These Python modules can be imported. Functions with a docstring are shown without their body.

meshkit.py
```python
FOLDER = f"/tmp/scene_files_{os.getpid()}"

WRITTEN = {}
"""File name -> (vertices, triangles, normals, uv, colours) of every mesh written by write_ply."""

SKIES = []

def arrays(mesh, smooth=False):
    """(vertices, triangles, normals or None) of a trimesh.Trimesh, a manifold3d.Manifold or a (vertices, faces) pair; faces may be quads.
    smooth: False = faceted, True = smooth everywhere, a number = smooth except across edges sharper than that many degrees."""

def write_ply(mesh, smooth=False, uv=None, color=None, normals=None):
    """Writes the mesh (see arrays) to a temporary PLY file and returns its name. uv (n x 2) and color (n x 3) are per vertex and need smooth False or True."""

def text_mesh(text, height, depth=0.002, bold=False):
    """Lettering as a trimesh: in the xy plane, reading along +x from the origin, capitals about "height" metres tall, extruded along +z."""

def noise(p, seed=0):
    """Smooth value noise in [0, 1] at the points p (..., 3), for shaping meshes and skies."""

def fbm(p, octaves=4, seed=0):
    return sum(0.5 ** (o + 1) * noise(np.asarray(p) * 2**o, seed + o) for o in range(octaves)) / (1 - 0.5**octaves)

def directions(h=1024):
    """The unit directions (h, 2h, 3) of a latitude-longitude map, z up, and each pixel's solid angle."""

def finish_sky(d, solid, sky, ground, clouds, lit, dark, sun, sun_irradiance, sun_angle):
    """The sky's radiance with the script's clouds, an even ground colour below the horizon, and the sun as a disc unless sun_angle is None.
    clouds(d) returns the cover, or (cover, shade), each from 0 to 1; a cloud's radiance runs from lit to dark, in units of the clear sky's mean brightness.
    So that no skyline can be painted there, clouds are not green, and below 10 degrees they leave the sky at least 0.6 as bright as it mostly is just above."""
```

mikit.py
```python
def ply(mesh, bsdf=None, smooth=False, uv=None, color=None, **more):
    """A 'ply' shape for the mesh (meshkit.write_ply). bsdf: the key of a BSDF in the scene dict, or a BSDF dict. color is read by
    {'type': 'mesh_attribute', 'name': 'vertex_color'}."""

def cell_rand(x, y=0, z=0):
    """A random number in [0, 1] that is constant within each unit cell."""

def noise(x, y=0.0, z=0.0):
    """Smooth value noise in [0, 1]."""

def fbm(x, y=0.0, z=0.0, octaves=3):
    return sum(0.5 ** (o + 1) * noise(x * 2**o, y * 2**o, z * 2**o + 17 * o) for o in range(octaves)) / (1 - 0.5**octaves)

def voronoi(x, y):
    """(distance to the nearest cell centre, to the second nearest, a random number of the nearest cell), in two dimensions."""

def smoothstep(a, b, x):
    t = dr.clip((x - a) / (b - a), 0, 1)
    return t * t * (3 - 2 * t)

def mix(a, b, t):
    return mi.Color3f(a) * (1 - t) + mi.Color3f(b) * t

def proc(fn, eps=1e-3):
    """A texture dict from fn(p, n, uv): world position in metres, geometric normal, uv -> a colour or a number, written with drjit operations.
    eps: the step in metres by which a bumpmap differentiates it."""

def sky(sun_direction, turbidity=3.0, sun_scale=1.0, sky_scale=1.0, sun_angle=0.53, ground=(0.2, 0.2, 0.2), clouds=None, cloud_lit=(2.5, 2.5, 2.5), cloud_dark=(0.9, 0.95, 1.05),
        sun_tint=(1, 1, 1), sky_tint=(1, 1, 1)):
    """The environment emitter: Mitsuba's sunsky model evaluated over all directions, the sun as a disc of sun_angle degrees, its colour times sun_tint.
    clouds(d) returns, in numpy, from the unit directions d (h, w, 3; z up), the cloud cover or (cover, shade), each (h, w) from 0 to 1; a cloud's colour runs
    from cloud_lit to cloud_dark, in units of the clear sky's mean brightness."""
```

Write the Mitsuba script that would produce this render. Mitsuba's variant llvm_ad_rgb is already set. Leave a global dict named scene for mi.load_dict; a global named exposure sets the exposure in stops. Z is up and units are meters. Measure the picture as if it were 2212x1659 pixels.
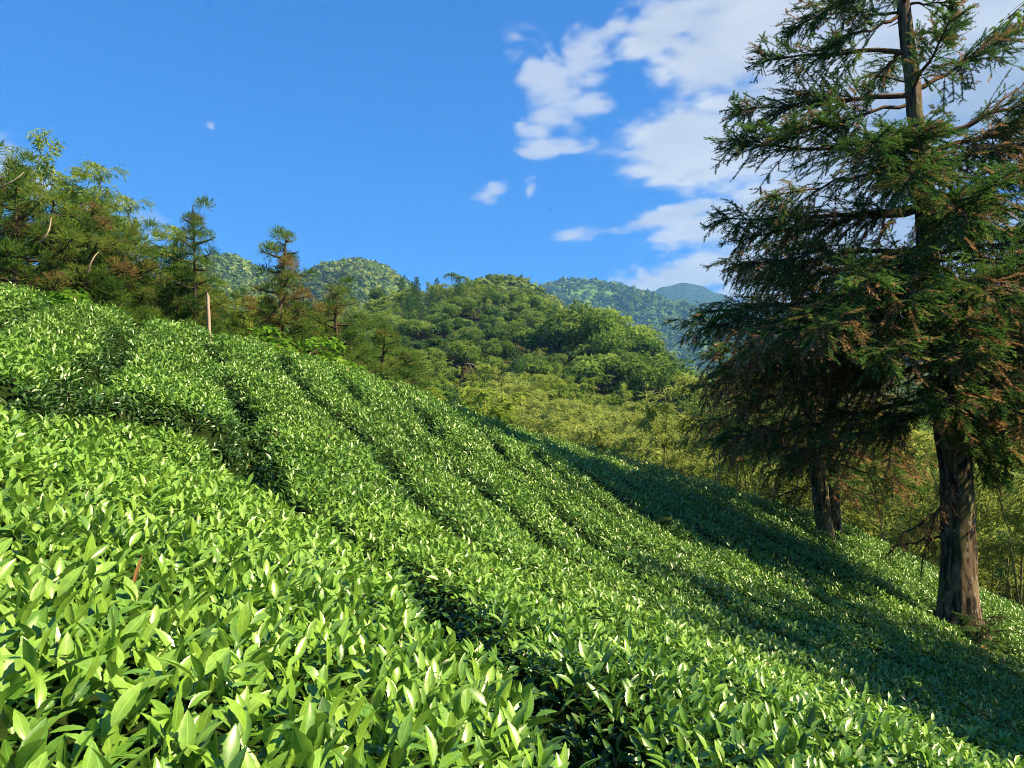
import math, random
import numpy as np, trimesh, shapely
import drjit as dr
import mitsuba as mi
import mikit, meshkit
from scipy.interpolate import RBFInterpolator, PchipInterpolator

T = mi.ScalarTransform4f
scene, labels = {}, {}
R = np.random.default_rng(7)

# ------------------------------------------------------------------ camera, sky, exposure
PITCH = math.radians(6.0)
FOC = 1580.0                      # focal length for a picture 2212 wide
exposure = 2.75
scene['camera'] = {'type': 'perspective', 'fov': math.degrees(2 * math.atan(1106 / FOC)), 'fov_axis': 'x', 'near_clip': 0.05, 'far_clip': 60000.0,
                   'to_world': T().look_at(origin=[0, 0, 0], target=[0, math.cos(PITCH), math.sin(PITCH)], up=[0, 0, 1])}
SUN_AZ, SUN_EL = math.radians(114), math.radians(45)      # azimuth clockwise from the view direction
SUN = np.array([math.sin(SUN_AZ) * math.cos(SUN_EL), math.cos(SUN_AZ) * math.cos(SUN_EL), math.sin(SUN_EL)])


def sstep(a, b, x):
    t = np.clip((x - a) / (b - a), 0, 1)
    return t * t * (3 - 2 * t)


def clouds(d):
    az = np.degrees(np.arctan2(d[..., 0], d[..., 1]))
    el = np.degrees(np.arcsin(np.clip(d[..., 2], -1, 1)))
    q = np.stack([d[..., 0] / (d[..., 2] + .35), d[..., 1] / (d[..., 2] + .35), d[..., 2] * 2.2], -1)
    warp = np.stack([meshkit.fbm(q * 9 + k * 9.1, 4, 31 + k) - .5 for k in range(3)], -1)
    q = q + warp * .10
    n1 = (meshkit.fbm(q * 9.0, 6, 3) - .5) * 2
    n2 = (meshkit.fbm(q * 30.0 + 5, 5, 9) - .5) * 2
    w = n1 * 1.1 + n2 * .8

    def blob(a, e, ra, re, tilt=0.):
        c, s = math.cos(math.radians(tilt)), math.sin(math.radians(tilt))
        x, y = (az - a), (el - e)
        return 1 - np.hypot((x * c + y * s) / ra, (-x * s + y * c) / re)

    f = np.full(az.shape, -9.)
    for b in ((26, 25, 15, 7), (34, 26, 16, 9), (17.5, 29.5, 7.5, 4.2), (14.5, 23.5, 6.5, 3.6), (24, 33, 14, 6), (42, 20, 16, 9), (50, 34, 25, 14), (28, 20, 12, 4.0), (12.5, 31.5, 4.5, 2.0, 20),
              (13, 18.6, 5.5, .8, 8), (18, 17.9, 7, 2.0, 8), (26, 16, 13, 4.0), (15.5, 14.2, 10.0, 1.5, 8), (22, 14.1, 9, 2.2), (33, 14, 14, 3.5), (20, 12.4, 6, 1.1)):
        f = np.maximum(f, blob(*b))
    big = sstep(-.12, .48, f + .50 * w) ** 1.2
    g = np.full(az.shape, -9.)
    for b in ((2.9, 28.4, 5.2, 2.3, -48), (2.6, 26.2, 2.8, 1.9, 30), (6.2, 26.6, 3.4, 1.2, -5), (6.2, 30.2, 2.6, 2.6, 50), (8.4, 31.6, 2.4, 1.4, 20),
              (-2.0, 20.5, 2.3, 1.0, 30), (2.2, 23.8, 2.2, .9), (4.8, 24.1, 2.6, .8), (-23.3, 23.6, .7, .4, -40), (-27.7, 16.6, 2.9, 1.7), (-35.3, 18.6, 2.9, 2.3), (-11.2, 14.9, 1.0, .5),
              (1.4, 20.9, 1.2, .8, 60), (7.4, 17.7, 5.0, .7, 6)):
        g = np.maximum(g, blob(*b))
    small = sstep(.05, 1.15, g * 1.05 + 1.35 * w + .06) * sstep(-.05, .3, g)
    cover = np.maximum(np.maximum(big * .97, small * .82), 0)
    shade = np.clip(.30 + .75 * sstep(15, 36, az) * sstep(31, 19, el) - .55 * n1 - .22 * n2 - .35 * sstep(.5, .05, f), 0, 1)
    return cover, np.where(small > big, .1 + .2 * sstep(.3, -.3, n1), shade)


scene['sky'] = mikit.sky(SUN.tolist(), turbidity=2.6, clouds=clouds, cloud_lit=(2.35, 2.4, 2.5), cloud_dark=(1.15, 1.35, 1.75), sky_tint=(.10, .98, 1.95), sky_scale=.50, sun_scale=1.55, sun_tint=(1.0, .95, .82), ground=(.06, .09, .04))


# ------------------------------------------------------------------ small tools
def T4(m):
    return T(np.asarray(m, float).tolist())


def unit(v):
    v = np.asarray(v, float)
    return v / np.maximum(np.linalg.norm(v, axis=-1, keepdims=True), 1e-9)


def ray(px, py):
    xc = (np.asarray(px, float) - 1106) / FOC
    yc = (829.5 - np.asarray(py, float)) / FOC
    return np.stack([xc, math.cos(PITCH) - yc * math.sin(PITCH), math.sin(PITCH) + yc * math.cos(PITCH)], -1)


def at(px, py, Y):
    d = ray(px, py)
    return d * (np.asarray(Y, float) / d[..., 1])[..., None]


def number(key):
    if key not in scene and key not in labels and not any(k.startswith(key + '__') for k in scene):
        return key
    i = COUNT.get(key, 0) + 1
    COUNT[key] = i
    return f'{key}_{i:03d}'


COUNT = {}


def tag(key, label, cat, group=None, kind=None):
    labels[key] = {'label': label}
    if cat:
        labels[key]['category'] = cat
    if group:
        labels[key]['group'] = group
    if kind:
        labels[key]['kind'] = kind


def tube(pts, rad, sides=7):
    p = np.asarray(pts, float)
    r = np.broadcast_to(np.asarray(rad, float), (len(p),))
    t = unit(np.gradient(p, axis=0))
    a = np.array([1., 0, 0]) if abs(t[0][0]) < .8 else np.array([0, 1., 0])
    A = []
    for i in range(len(p)):
        a = unit(a - t[i] * (a @ t[i]))
        A.append(a)
    A = np.array(A)
    Bv = np.cross(t, A)
    ang = np.arange(sides) * 2 * math.pi / sides
    v = p[:, None] + r[:, None, None] * (np.cos(ang)[None, :, None] * A[:, None] + np.sin(ang)[None, :, None] * Bv[:, None])
    i, j = np.meshgrid(np.arange(len(p) - 1), np.arange(sides), indexing='ij')
    q = np.stack([i * sides + j, i * sides + (j + 1) % sides, (i + 1) * sides + (j + 1) % sides, (i + 1) * sides + j], -1).reshape(-1, 4)
    return v.reshape(-1, 3), np.vstack([q[:, [0, 1, 2]], q[:, [0, 2, 3]]])


def join(parts):
    vs, fs, n = [], [], 0
    for v, f in parts:
        vs.append(v)
        fs.append(np.asarray(f) + n)
        n += len(v)
    return np.vstack(vs), np.vstack(fs)


def bez(p0, p1, p2, n):
    t = np.linspace(0, 1, n)[:, None]
    return (1 - t) ** 2 * np.asarray(p0) + 2 * t * (1 - t) * np.asarray(p1) + t * t * np.asarray(p2)


# ------------------------------------------------------------------ materials
def tone_ramp(stops, var=.3, freq=.35, rib=False):
    """a leaf colour from uv.x (each leaf's own tone) through the stops, varied gently over the place"""
    def fn(p, n, uv):
        c = mi.Color3f(stops[0][1])
        for (a, ca), (b, cb) in zip(stops, stops[1:]):
            c = mikit.mix(c, mi.Color3f(cb), dr.clip((uv.x - a) / (b - a), 0, 1))
        m = mikit.noise(p.x * freq, p.y * freq, p.z * freq)
        c = c * (1 - var + 2 * var * m)
        if rib:                                                # a paler midrib and blotches on the blade
            c = mikit.mix(c * (.78 + .4 * mikit.noise(p.x * 90, p.y * 90, p.z * 90)), c * 1.3 + .03, 1 - mikit.smoothstep(.02, .11, uv.y))
        return c
    return mikit.proc(fn)


def leafy(stops, rough=.4, trans=.7, var=.3, freq=.35, gloss=0, rib=False):
    c = tone_ramp(stops, var, freq, rib)
    thin = {'type': 'principledthin', 'base_color': c, 'roughness': .6, 'diff_trans': trans, 'spec_trans': 0.0}
    if not gloss:
        return thin
    return {'type': 'blendbsdf', 'weight': .62, 'a_thin': thin, 'b_gloss': {'type': 'twosided', 'bsdf': {'type': 'principled', 'base_color': c, 'roughness': rough, 'specular': gloss}}}


BROWN = (.20, .105, .035)
scene['tea_leaf'] = leafy([(0, (.016, .048, .009)), (.45, (.052, .142, .016)), (.8, (.108, .240, .024)), (.97, (.17, .32, .035)), (.98, (.22, .13, .05)), (1, (.20, .11, .04))], .34, 1.0, .14, .5, 1.0, True)
scene['fir_needle'] = leafy([(0, (.024, .066, .018)), (.5, (.058, .145, .030)), (.8, (.125, .23, .045)), (.82, (.17, .11, .05)), (1, (.36, .23, .11))], .42, .7, .15, .6)
scene['cedar_needle'] = leafy([(0, (.045, .11, .022)), (.5, (.115, .215, .038)), (.8, (.22, .31, .055)), (.84, (.22, .16, .06)), (1, (.27, .18, .075))], .5, .9, .25, .3)
scene['bamboo_leaf'] = leafy([(0, (.08, .16, .025)), (.5, (.19, .30, .045)), (1, (.35, .43, .075))], .4, .8, .2, .25)
scene['grove_leaf'] = leafy([(0, (.11, .18, .04)), (.5, (.27, .36, .08)), (1, (.46, .51, .14))], .45, .9, .35, .45)
scene['green_leaf'] = leafy([(0, (.05, .115, .026)), (.5, (.145, .25, .045)), (1, (.29, .38, .075))], .42, .9, .42, .11)
scene['deep_leaf'] = leafy([(0, (.026, .075, .022)), (.5, (.075, .155, .034)), (1, (.16, .25, .055))], .42, .8, .4, .13)
scene['bright_leaf'] = leafy([(0, (.06, .16, .015)), (.5, (.12, .27, .025)), (1, (.2, .36, .04))], .4, .9, .2, .4)
scene['dark_conifer'] = leafy([(0, (.03, .09, .025)), (.5, (.07, .16, .04)), (1, (.14, .25, .055))], .5, .5, .3, .1)
scene['far_leaf'] = leafy([(0, (.04, .09, .026)), (.5, (.125, .20, .045)), (1, (.25, .31, .07))], .6, .5, .5, .02)
scene['fern_leaf'] = leafy([(0, (.05, .14, .06)), (.5, (.12, .22, .05)), (1, (.34, .30, .06))], .5, .7, .2, .5)


def soil_fn(p, n, uv):
    a = mikit.fbm(p.x * 3, p.y * 3, p.z * 3, 4)
    b = mikit.fbm(p.x * .05, p.y * .05, 2., 3)
    near = mikit.mix((.10, .055, .032), (.17, .10, .055), a)
    floor = mikit.mix((.016, .022, .008), (.05, .05, .018), a)
    wood = mikit.mix((.030, .055, .014), (.085, .12, .028), mikit.smoothstep(.3, .7, b))
    r = dr.sqrt(p.x * p.x + p.y * p.y)
    c = mikit.mix(near, floor, mikit.smoothstep(16, 24, r))
    wood = mikit.mix(wood, (.022, .04, .018), mikit.smoothstep(1500, 2200, r))
    return mikit.mix(c, wood, mikit.smoothstep(200, 420, r))


scene['soil'] = {'type': 'diffuse', 'reflectance': mikit.proc(soil_fn)}


def bark(dark, light, sx, moss):
    def col(p, n, uv):
        w = mikit.noise(p.x * 3, p.y * 3, p.z * 1.2) * .12
        v = mikit.fbm((p.x + w) * sx * 4.5, (p.y + w) * sx * 4.5, p.z * 1.9, 4)
        c = mikit.mix(dark, light, mikit.smoothstep(.36, .66, v))
        m = mikit.fbm(p.x * 4 + 7, p.y * 4, p.z * 1.3, 4)
        c = mikit.mix(c, moss, .6 * mikit.smoothstep(.50, .68, m))
        w2 = mikit.fbm(p.x * 16, p.y * 16 + 3, p.z * 7, 3)
        return mikit.mix(c, (.26, .25, .20), .5 * mikit.smoothstep(.60, .72, w2))

    def bump(p, n, uv):
        return mikit.noise(p.x, p.y, p.z)
    return {'type': 'bumpmap', 'arbitrary': mikit.proc(bump, .01), 'scale': 1.0, 'bsdf': {'type': 'principled', 'base_color': mikit.proc(col), 'roughness': .85, 'specular': .2}}


scene['fir_bark'] = bark((.016, .012, .008), (.14, .105, .066), 5., (.13, .135, .04))
scene['fir_bark'] = scene['fir_bark']['bsdf']
scene['branch_bark'] = {'type': 'diffuse', 'reflectance': mikit.proc(lambda p, n, uv: mikit.mix((.035, .024, .016), (.15, .11, .075), mikit.fbm(p.x * 6, p.y * 6, p.z * 6, 3)))}
scene['pale_wood'] = {'type': 'diffuse', 'reflectance': mikit.proc(lambda p, n, uv: mikit.mix((.22, .16, .11), (.46, .38, .29), mikit.fbm(p.x * 9, p.y * 9, p.z * 3, 3)))}
scene['culm'] = {'type': 'principled', 'base_color': mikit.proc(lambda p, n, uv: mikit.mix((.10, .12, .03), (.27, .24, .08), mikit.fbm(p.x * 1.3, p.y * 1.3, p.z * .3, 2))), 'roughness': .45}
scene['twig'] = {'type': 'diffuse', 'reflectance': mikit.proc(lambda p, n, uv: mikit.mix((.035, .032, .014), (.12, .085, .05), mikit.fbm(p.x * 25, p.y * 25, p.z * 25, 2)))}
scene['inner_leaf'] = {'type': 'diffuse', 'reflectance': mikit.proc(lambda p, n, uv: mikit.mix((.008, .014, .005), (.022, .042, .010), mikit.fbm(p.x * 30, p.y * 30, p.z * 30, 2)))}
scene['moss_earth'] = {'type': 'diffuse', 'reflectance': mikit.proc(lambda p, n, uv: mikit.mix((.10, .05, .02), mikit.mix((.30, .15, .05), (.12, .16, .03), mikit.noise(p.x * 9, p.y * 9, p.z * 9)), mikit.fbm(p.x * 12, p.y * 12, p.z * 12, 3)))}
scene['rust_leaf'] = {'type': 'twosided', 'bsdf': {'type': 'principled', 'base_color': {'type': 'rgb', 'value': [.30, .14, .04]}, 'roughness': .5}}
scene['feather'] = {'type': 'twosided', 'bsdf': {'type': 'diffuse', 'reflectance': {'type': 'rgb', 'value': [.03, .03, .035]}}}
scene['meadow_grass'] = {'type': 'twosided', 'bsdf': {'type': 'diffuse', 'reflectance': mikit.proc(lambda p, n, uv: mikit.mix((.06, .14, .03), (.13, .22, .045), mikit.fbm(p.x * .05, p.y * .05, p.z * .3, 3)))}}
scene['terrace_tea'] = {'type': 'twosided', 'bsdf': {'type': 'diffuse', 'reflectance': mikit.proc(lambda p, n, uv: mikit.mix((.035, .085, .03), (.075, .15, .04), mikit.smoothstep(.35, .65, .5 + .5 * dr.sin(p.z * 1.6 + mikit.noise(p.x * .03, p.y * .03) * 4))))}}
scene['path_earth'] = {'type': 'twosided', 'bsdf': {'type': 'diffuse', 'reflectance': {'type': 'rgb', 'value': [.30, .24, .16]}}}


# ------------------------------------------------------------------ leaves as mesh, many at a time
def leaves(p, a, nrm, ln, wd, tone, lod, bend=.18, fold=.35):
    """p base points, a axes, nrm upper sides, ln lengths, wd widths: leaf blades in one mesh (v, f, uv)"""
    n = len(p)
    a = unit(a)
    s = unit(np.cross(a, nrm))
    u = np.cross(s, a)
    if lod == 0:
        ts, xs = np.linspace(0, 1, 13), (-1, 0, 1)
    elif lod == 1:
        ts, xs = np.array([0, .3, .68, 1]), (-1, 0, 1)
    elif lod == 2:
        ts, xs = None, None
    if ts is None:
        loc = np.array([(0, 0, 0), (.45, -1, 1), (1, 0, 0), (.45, 1, 1)])
        prof = np.array([0, 1., 0, 1.])
        tri = np.array([(0, 3, 2), (0, 2, 1)])
        t, x = loc[:, 0], loc[:, 1]
        z = np.array([0, 0, -.6, 0])
    else:
        t = np.repeat(ts, 3)
        x = np.tile(xs, len(ts)).astype(float)
        prof = np.clip(np.sin(np.pi * np.clip(t, 0, 1) ** .92), 0, 1) ** .85
        if lod == 0:
            prof = prof * np.where(np.arange(len(t)) // 3 % 2, 1.05, .95)
        prof[t == 0] = .06
        prof[t == 1] = .0
        z = -(t ** 2) * .9
        tri = []
        for i in range(len(ts) - 1):
            for j in (0, 1):
                q = (3 * i + j, 3 * i + j + 1, 3 * i + j + 4, 3 * i + j + 3)
                if i == len(ts) - 2:
                    tri.append((q[0], q[1], q[2]))
                else:
                    tri += [(q[0], q[1], q[2]), (q[0], q[2], q[3])]
        tri = np.array(tri)
    bend = np.broadcast_to(np.asarray(bend, float), (n,))
    fold = np.broadcast_to(np.asarray(fold, float), (n,))
    hw = wd[:, None] * .5 * prof[None]
    v = p[:, None] + a[:, None] * (ln[:, None] * t)[..., None] + s[:, None] * (hw * x)[..., None] * np.cos(fold)[:, None, None] \
        + u[:, None] * (hw * np.abs(x) * np.sin(fold)[:, None] + ln[:, None] * bend[:, None] * z[None])[..., None]
    k = len(t)
    f = tri[None] + (np.arange(n) * k)[:, None, None]
    uv = np.stack([np.repeat(tone, k), np.tile(np.abs(x), n)], -1)
    return v.reshape(-1, 3), f.reshape(-1, 3), uv


def cat3(parts):
    parts = [q for q in parts if len(q[0])]
    n, fs = 0, []
    for v, f, _ in parts:
        fs.append(f + n)
        n += len(v)
    return np.vstack([q[0] for q in parts]), np.vstack(fs), np.vstack([q[2] for q in parts])


def put(key, vfu, bsdf, smooth=False):
    v, f, uv = vfu
    scene[key] = mikit.ply((v, f), bsdf, smooth=smooth, uv=uv)


# ------------------------------------------------------------------ the shape of the land
CTRL = np.array([(0, 612, 11), (260, 668, 13), (600, 750, 16), (920, 850, 18.5), (1100, 925, 19.5), (1340, 985, 22), (1600, 1065, 22.5), (1790, 1120, 21.5), (2030, 1235, 20.5), (2212, 1320, 19.5),
                 (1790, 1150, 19), (2075, 1345, 14), (0, 1659, .97), (1250, 1659, 1.65), (2100, 1659, 3.3), (1700, 1400, 7), (2212, 1500, 9.5), (0, 1000, 3.6), (700, 1140, 5), (600, 900, 9),
                 (1100, 1200, 6.5), (1300, 1050, 13), (0, 720, 7.5), (1700, 1250, 12)], float)
CP = at(*CTRL.T)
_rbf = RBFInterpolator(CP[:, :2], CP[:, 2], smoothing=3., kernel='thin_plate_spline')
EDGE = np.array([(-14, 5.5), (-11, 8), (-9.3, 9.6)] + [tuple(p[:2]) for p in CP[:10]] + [(15.5, 17), (18, 13), (20, 6), (20, -4)])
FIELD = shapely.Polygon(list(map(tuple, EDGE)) + [(-14, -4)])


def bush_top(x, y):
    x, y = np.asarray(x, float), np.asarray(y, float)
    return _rbf(np.stack([np.clip(x, -16, 22).ravel(), np.clip(y, -6, 26).ravel()], -1)).reshape(x.shape)


e_az = np.degrees(np.arctan2(EDGE[:, 0], EDGE[:, 1]))
e_r = np.hypot(EDGE[:, 0], EDGE[:, 1])

PXC = np.array([-1200, -600, 0, 300, 480, 560, 640, 700, 760, 830, 870, 900, 960, 1040, 1100, 1150, 1190, 1240, 1300, 1340, 1400, 1440, 1480, 1520, 1560, 1620, 1700, 1900, 2060, 2212, 2800, 4200])


def pcol(d):
    return np.interp(PXC, *zip(*d))


def elev(px, py):
    q = ray(px, py)
    return q[..., 2] / np.hypot(q[..., 0], q[..., 1])


rid1 = elev(PXC, pcol([(-1200, 760), (0, 740), (480, 735), (640, 730), (760, 712), (860, 690), (930, 672), (1000, 672), (1100, 688), (1190, 722), (1270, 745), (1340, 760), (1400, 792), (1440, 820), (1500, 850), (1620, 870), (1900, 880), (2212, 850), (2800, 840), (4200, 900)]))
rid1b = elev(PXC, pcol([(-1200, 800), (700, 800), (900, 720), (960, 680), (1040, 650), (1100, 640), (1150, 662), (1190, 690), (1250, 730), (1340, 790), (1500, 840), (1900, 850), (2212, 800), (4200, 860)]))
rid2 = elev(PXC, pcol([(-1200, 700), (0, 640), (300, 612), (420, 576), (480, 582), (560, 608), (640, 624), (660, 618), (700, 599), (740, 590), (790, 595), (830, 610), (860, 630), (900, 664), (1000, 720), (1200, 790), (1900, 800), (2212, 760), (4200, 840)]))
rid3 = elev(PXC, pcol([(-1200, 800), (900, 740), (1100, 690), (1160, 668), (1185, 636), (1230, 626), (1330, 634), (1400, 648), (1440, 668), (1500, 684), (1560, 704), (1620, 715), (1700, 735), (1900, 720), (2060, 690), (2150, 650), (2212, 640), (2800, 560), (4200, 700)]))
rid4 = elev(PXC, pcol([(-1200, 800), (1200, 760), (1340, 690), (1400, 640), (1440, 622), (1480, 613), (1520, 617), (1550, 630), (1590, 646), (1620, 660), (1700, 655), (1900, 640), (2212, 650), (2800, 640), (4200, 800)]))
zval = pcol([(-1200, 5), (-600, 4), (0, 2.2), (600, .2), (900, -3.5), (1200, -6.0), (1560, -8), (2212, -11), (2800, -13), (4200, -14)])
paz = np.degrees(np.arctan2((PXC - 1106) / FOC, 1))
NR = np.array([42., 90, 145, 205, 255, 330, 420, 560, 720, 950, 1150, 1450, 1800, 2200, 2700, 3800, 13600])
zr = np.array([zval, zval + (rid1 * 205 - zval) * .24, zval + (rid1 * 205 - zval) * .60, rid1 * 205, np.minimum(rid1 * 255 - 14, rid1b * 255 - 8), rid1b * 330, np.minimum(rid1b * 420 - 30, rid2 * 420 - 35), rid2 * 560 - 30, rid2 * 720,
               rid2 * 950 - 60, np.minimum(rid2, rid3) * 1150 - 60, rid3 * 1450, rid3 * 1800 - 120, np.minimum(rid4 * 2200, rid3 * 2200) - 200, rid4 * 2700, rid4 * 3800 - 500, np.full(len(PXC), -300.)])
_pz = PchipInterpolator(np.log(NR), zr, axis=0)


def ground_z(x, y):
    x, y = np.atleast_1d(np.asarray(x, float)), np.atleast_1d(np.asarray(y, float))
    r, az = np.hypot(x, y), np.degrees(np.arctan2(x, y))
    azf = np.clip(az, paz[0], paz[-1])
    far = np.zeros(len(r))
    lr = np.log(np.clip(r, NR[0], NR[-1]))
    o = np.argsort(lr)
    for blk in np.array_split(o, max(1, len(o) // 4000)):
        if len(blk):
            tab = _pz(lr[blk])
            k = np.clip(np.searchsorted(paz, azf[blk]) - 1, 0, len(paz) - 2)
            w = (azf[blk] - paz[k]) / (paz[k + 1] - paz[k])
            w = w * w * (3 - 2 * w)
            i = np.arange(len(blk))
            far[blk] = tab[i, k] * (1 - w) + tab[i, k + 1] * w
    rough = meshkit.fbm(np.stack([x / 60, y / 60, x * 0], -1), 4, 5) - .5
    far += rough * np.clip(r - 60, 0, 700) * .018
    side = sstep(60, 110, np.abs(az))
    far = far * (1 - side) + side * (-6 - .06 * r)
    re = np.interp(az, e_az, e_r, left=14.8, right=20.)
    re = np.where(np.abs(az) > 100, np.where(az < 0, 14.8, 20.), re)
    xe, ye = x * np.minimum(1, re / np.maximum(r, 1e-6)), y * np.minimum(1, re / np.maximum(r, 1e-6))
    ze = bush_top(xe, ye) - .62
    t = np.clip((r - re) / np.maximum(42 - re, 1), 0, 1)
    drop = np.minimum(2.2, .75 * np.maximum(r - re, 0))
    near = (ze - drop * (1 - t)) * (1 - sstep(0, 1, t)) + far * sstep(0, 1, t)
    return np.where(r < 42, near, far)


def gz(x, y):
    return float(ground_z([x], [y])[0])


def spot(px, Y):
    """a point of the ground below the ray through this column at the depth Y"""
    x = (px - 1106) / FOC * Y * 1.0
    return np.array([x, Y, gz(x, Y)])


def height_to(p, py):
    """how high a thing standing at p must be to reach the row py"""
    return float(elev(1106 + FOC * p[0] / p[1], py) * math.hypot(p[0], p[1]) - p[2])


az_g = np.radians(np.concatenate([np.arange(-180, -46, 3.), np.arange(-46, 46, .25), np.arange(46, 180, 3.)]))
r_g = np.concatenate([[0.01], np.arange(1, 24, .4), np.geomspace(24, 13500, 150)])
GA, GR = np.meshgrid(az_g, r_g, indexing='ij')
gx, gy = (np.sin(GA) * GR).ravel(), (np.cos(GA) * GR).ravel()
gv = np.stack([gx, gy, ground_z(gx, gy)], -1)
na, nr = len(az_g), len(r_g)
i, j = np.meshgrid(np.arange(na), np.arange(nr - 1), indexing='ij')
q = np.stack([i * nr + j, ((i + 1) % na) * nr + j, ((i + 1) % na) * nr + j + 1, i * nr + j + 1], -1).reshape(-1, 4)
scene['ground'] = mikit.ply((gv, q), 'soil', smooth=True)
tag('ground', 'brown soil of the tea slope running down into a wooded valley and up to far ridges', 'ground', kind='structure')

# ------------------------------------------------------------------ tea rows
U2, V2 = np.array([-.4, .9165]), np.array([.9165, .4])
LINES = [([(-6, .9), (0, .9), (2, 1.0), (3.7, 1.2), (5, .9), (6.3, .5), (7, .35), (8.5, .65), (9.6, .53), (10.7, .25), (13.4, .25), (20, .2)]),
         ([(-6, 2.1), (0, 2.2), (6.5, 2.27), (8.5, 2.2), (10, 2.05), (12, 1.55), (14.5, 1.58), (20, 1.6)]),
         ([(-6, 3.3), (0, 3.4), (9, 3.45), (11, 3.0), (12.4, 2.73), (13.5, 2.66), (20, 2.9)]),
         ([(-6, 4.3), (0, 4.2), (6.5, 4.25), (8, 4.58), (9.5, 4.5), (10.4, 4.03), (11.3, 3.63), (13.3, 3.98), (17.8, 4.3)]),
         ([(-6, 5.4), (0, 5.4), (9.5, 5.3), (10.8, 4.8), (12.3, 5.07), (13.5, 5.26), (17, 5.6)]),
         ([(-6, 6.5), (0, 6.5), (8, 6.3), (10.6, 5.7), (11.6, 5.83), (13, 6.13), (18, 6.6)]),
         ([(-6, 7.7), (0, 7.6), (9, 7.2), (11, 6.75), (11.8, 6.85), (18, 7.6)]),
         ([(-6, 8.8), (8, 8.5), (11, 8.0), (18, 8.7)]), ([(-6, 10), (9, 9.6), (12, 9.2), (18, 9.9)]), ([(-6, 11.2), (18, 11)]), ([(-6, 12.4), (18, 12.2)]), ([(-6, 13.7), (18, 13.5)]), ([(-6, 15.2), (18, 15)])]
LEFTL = [([(-6, -.95), (20, -.95)]), ([(-6, -2.15), (20, -2.1)]), ([(-6, -3.4), (20, -3.3)]), ([(-6, -4.8), (20, -4.8)])]
CROSS = [(-9, 2.), (-3, 4.2), (-1.1, 5.75), (-.5, 6.85), (.0, 7.12), (.4, 7.12), (.7, 6.6)]
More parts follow.
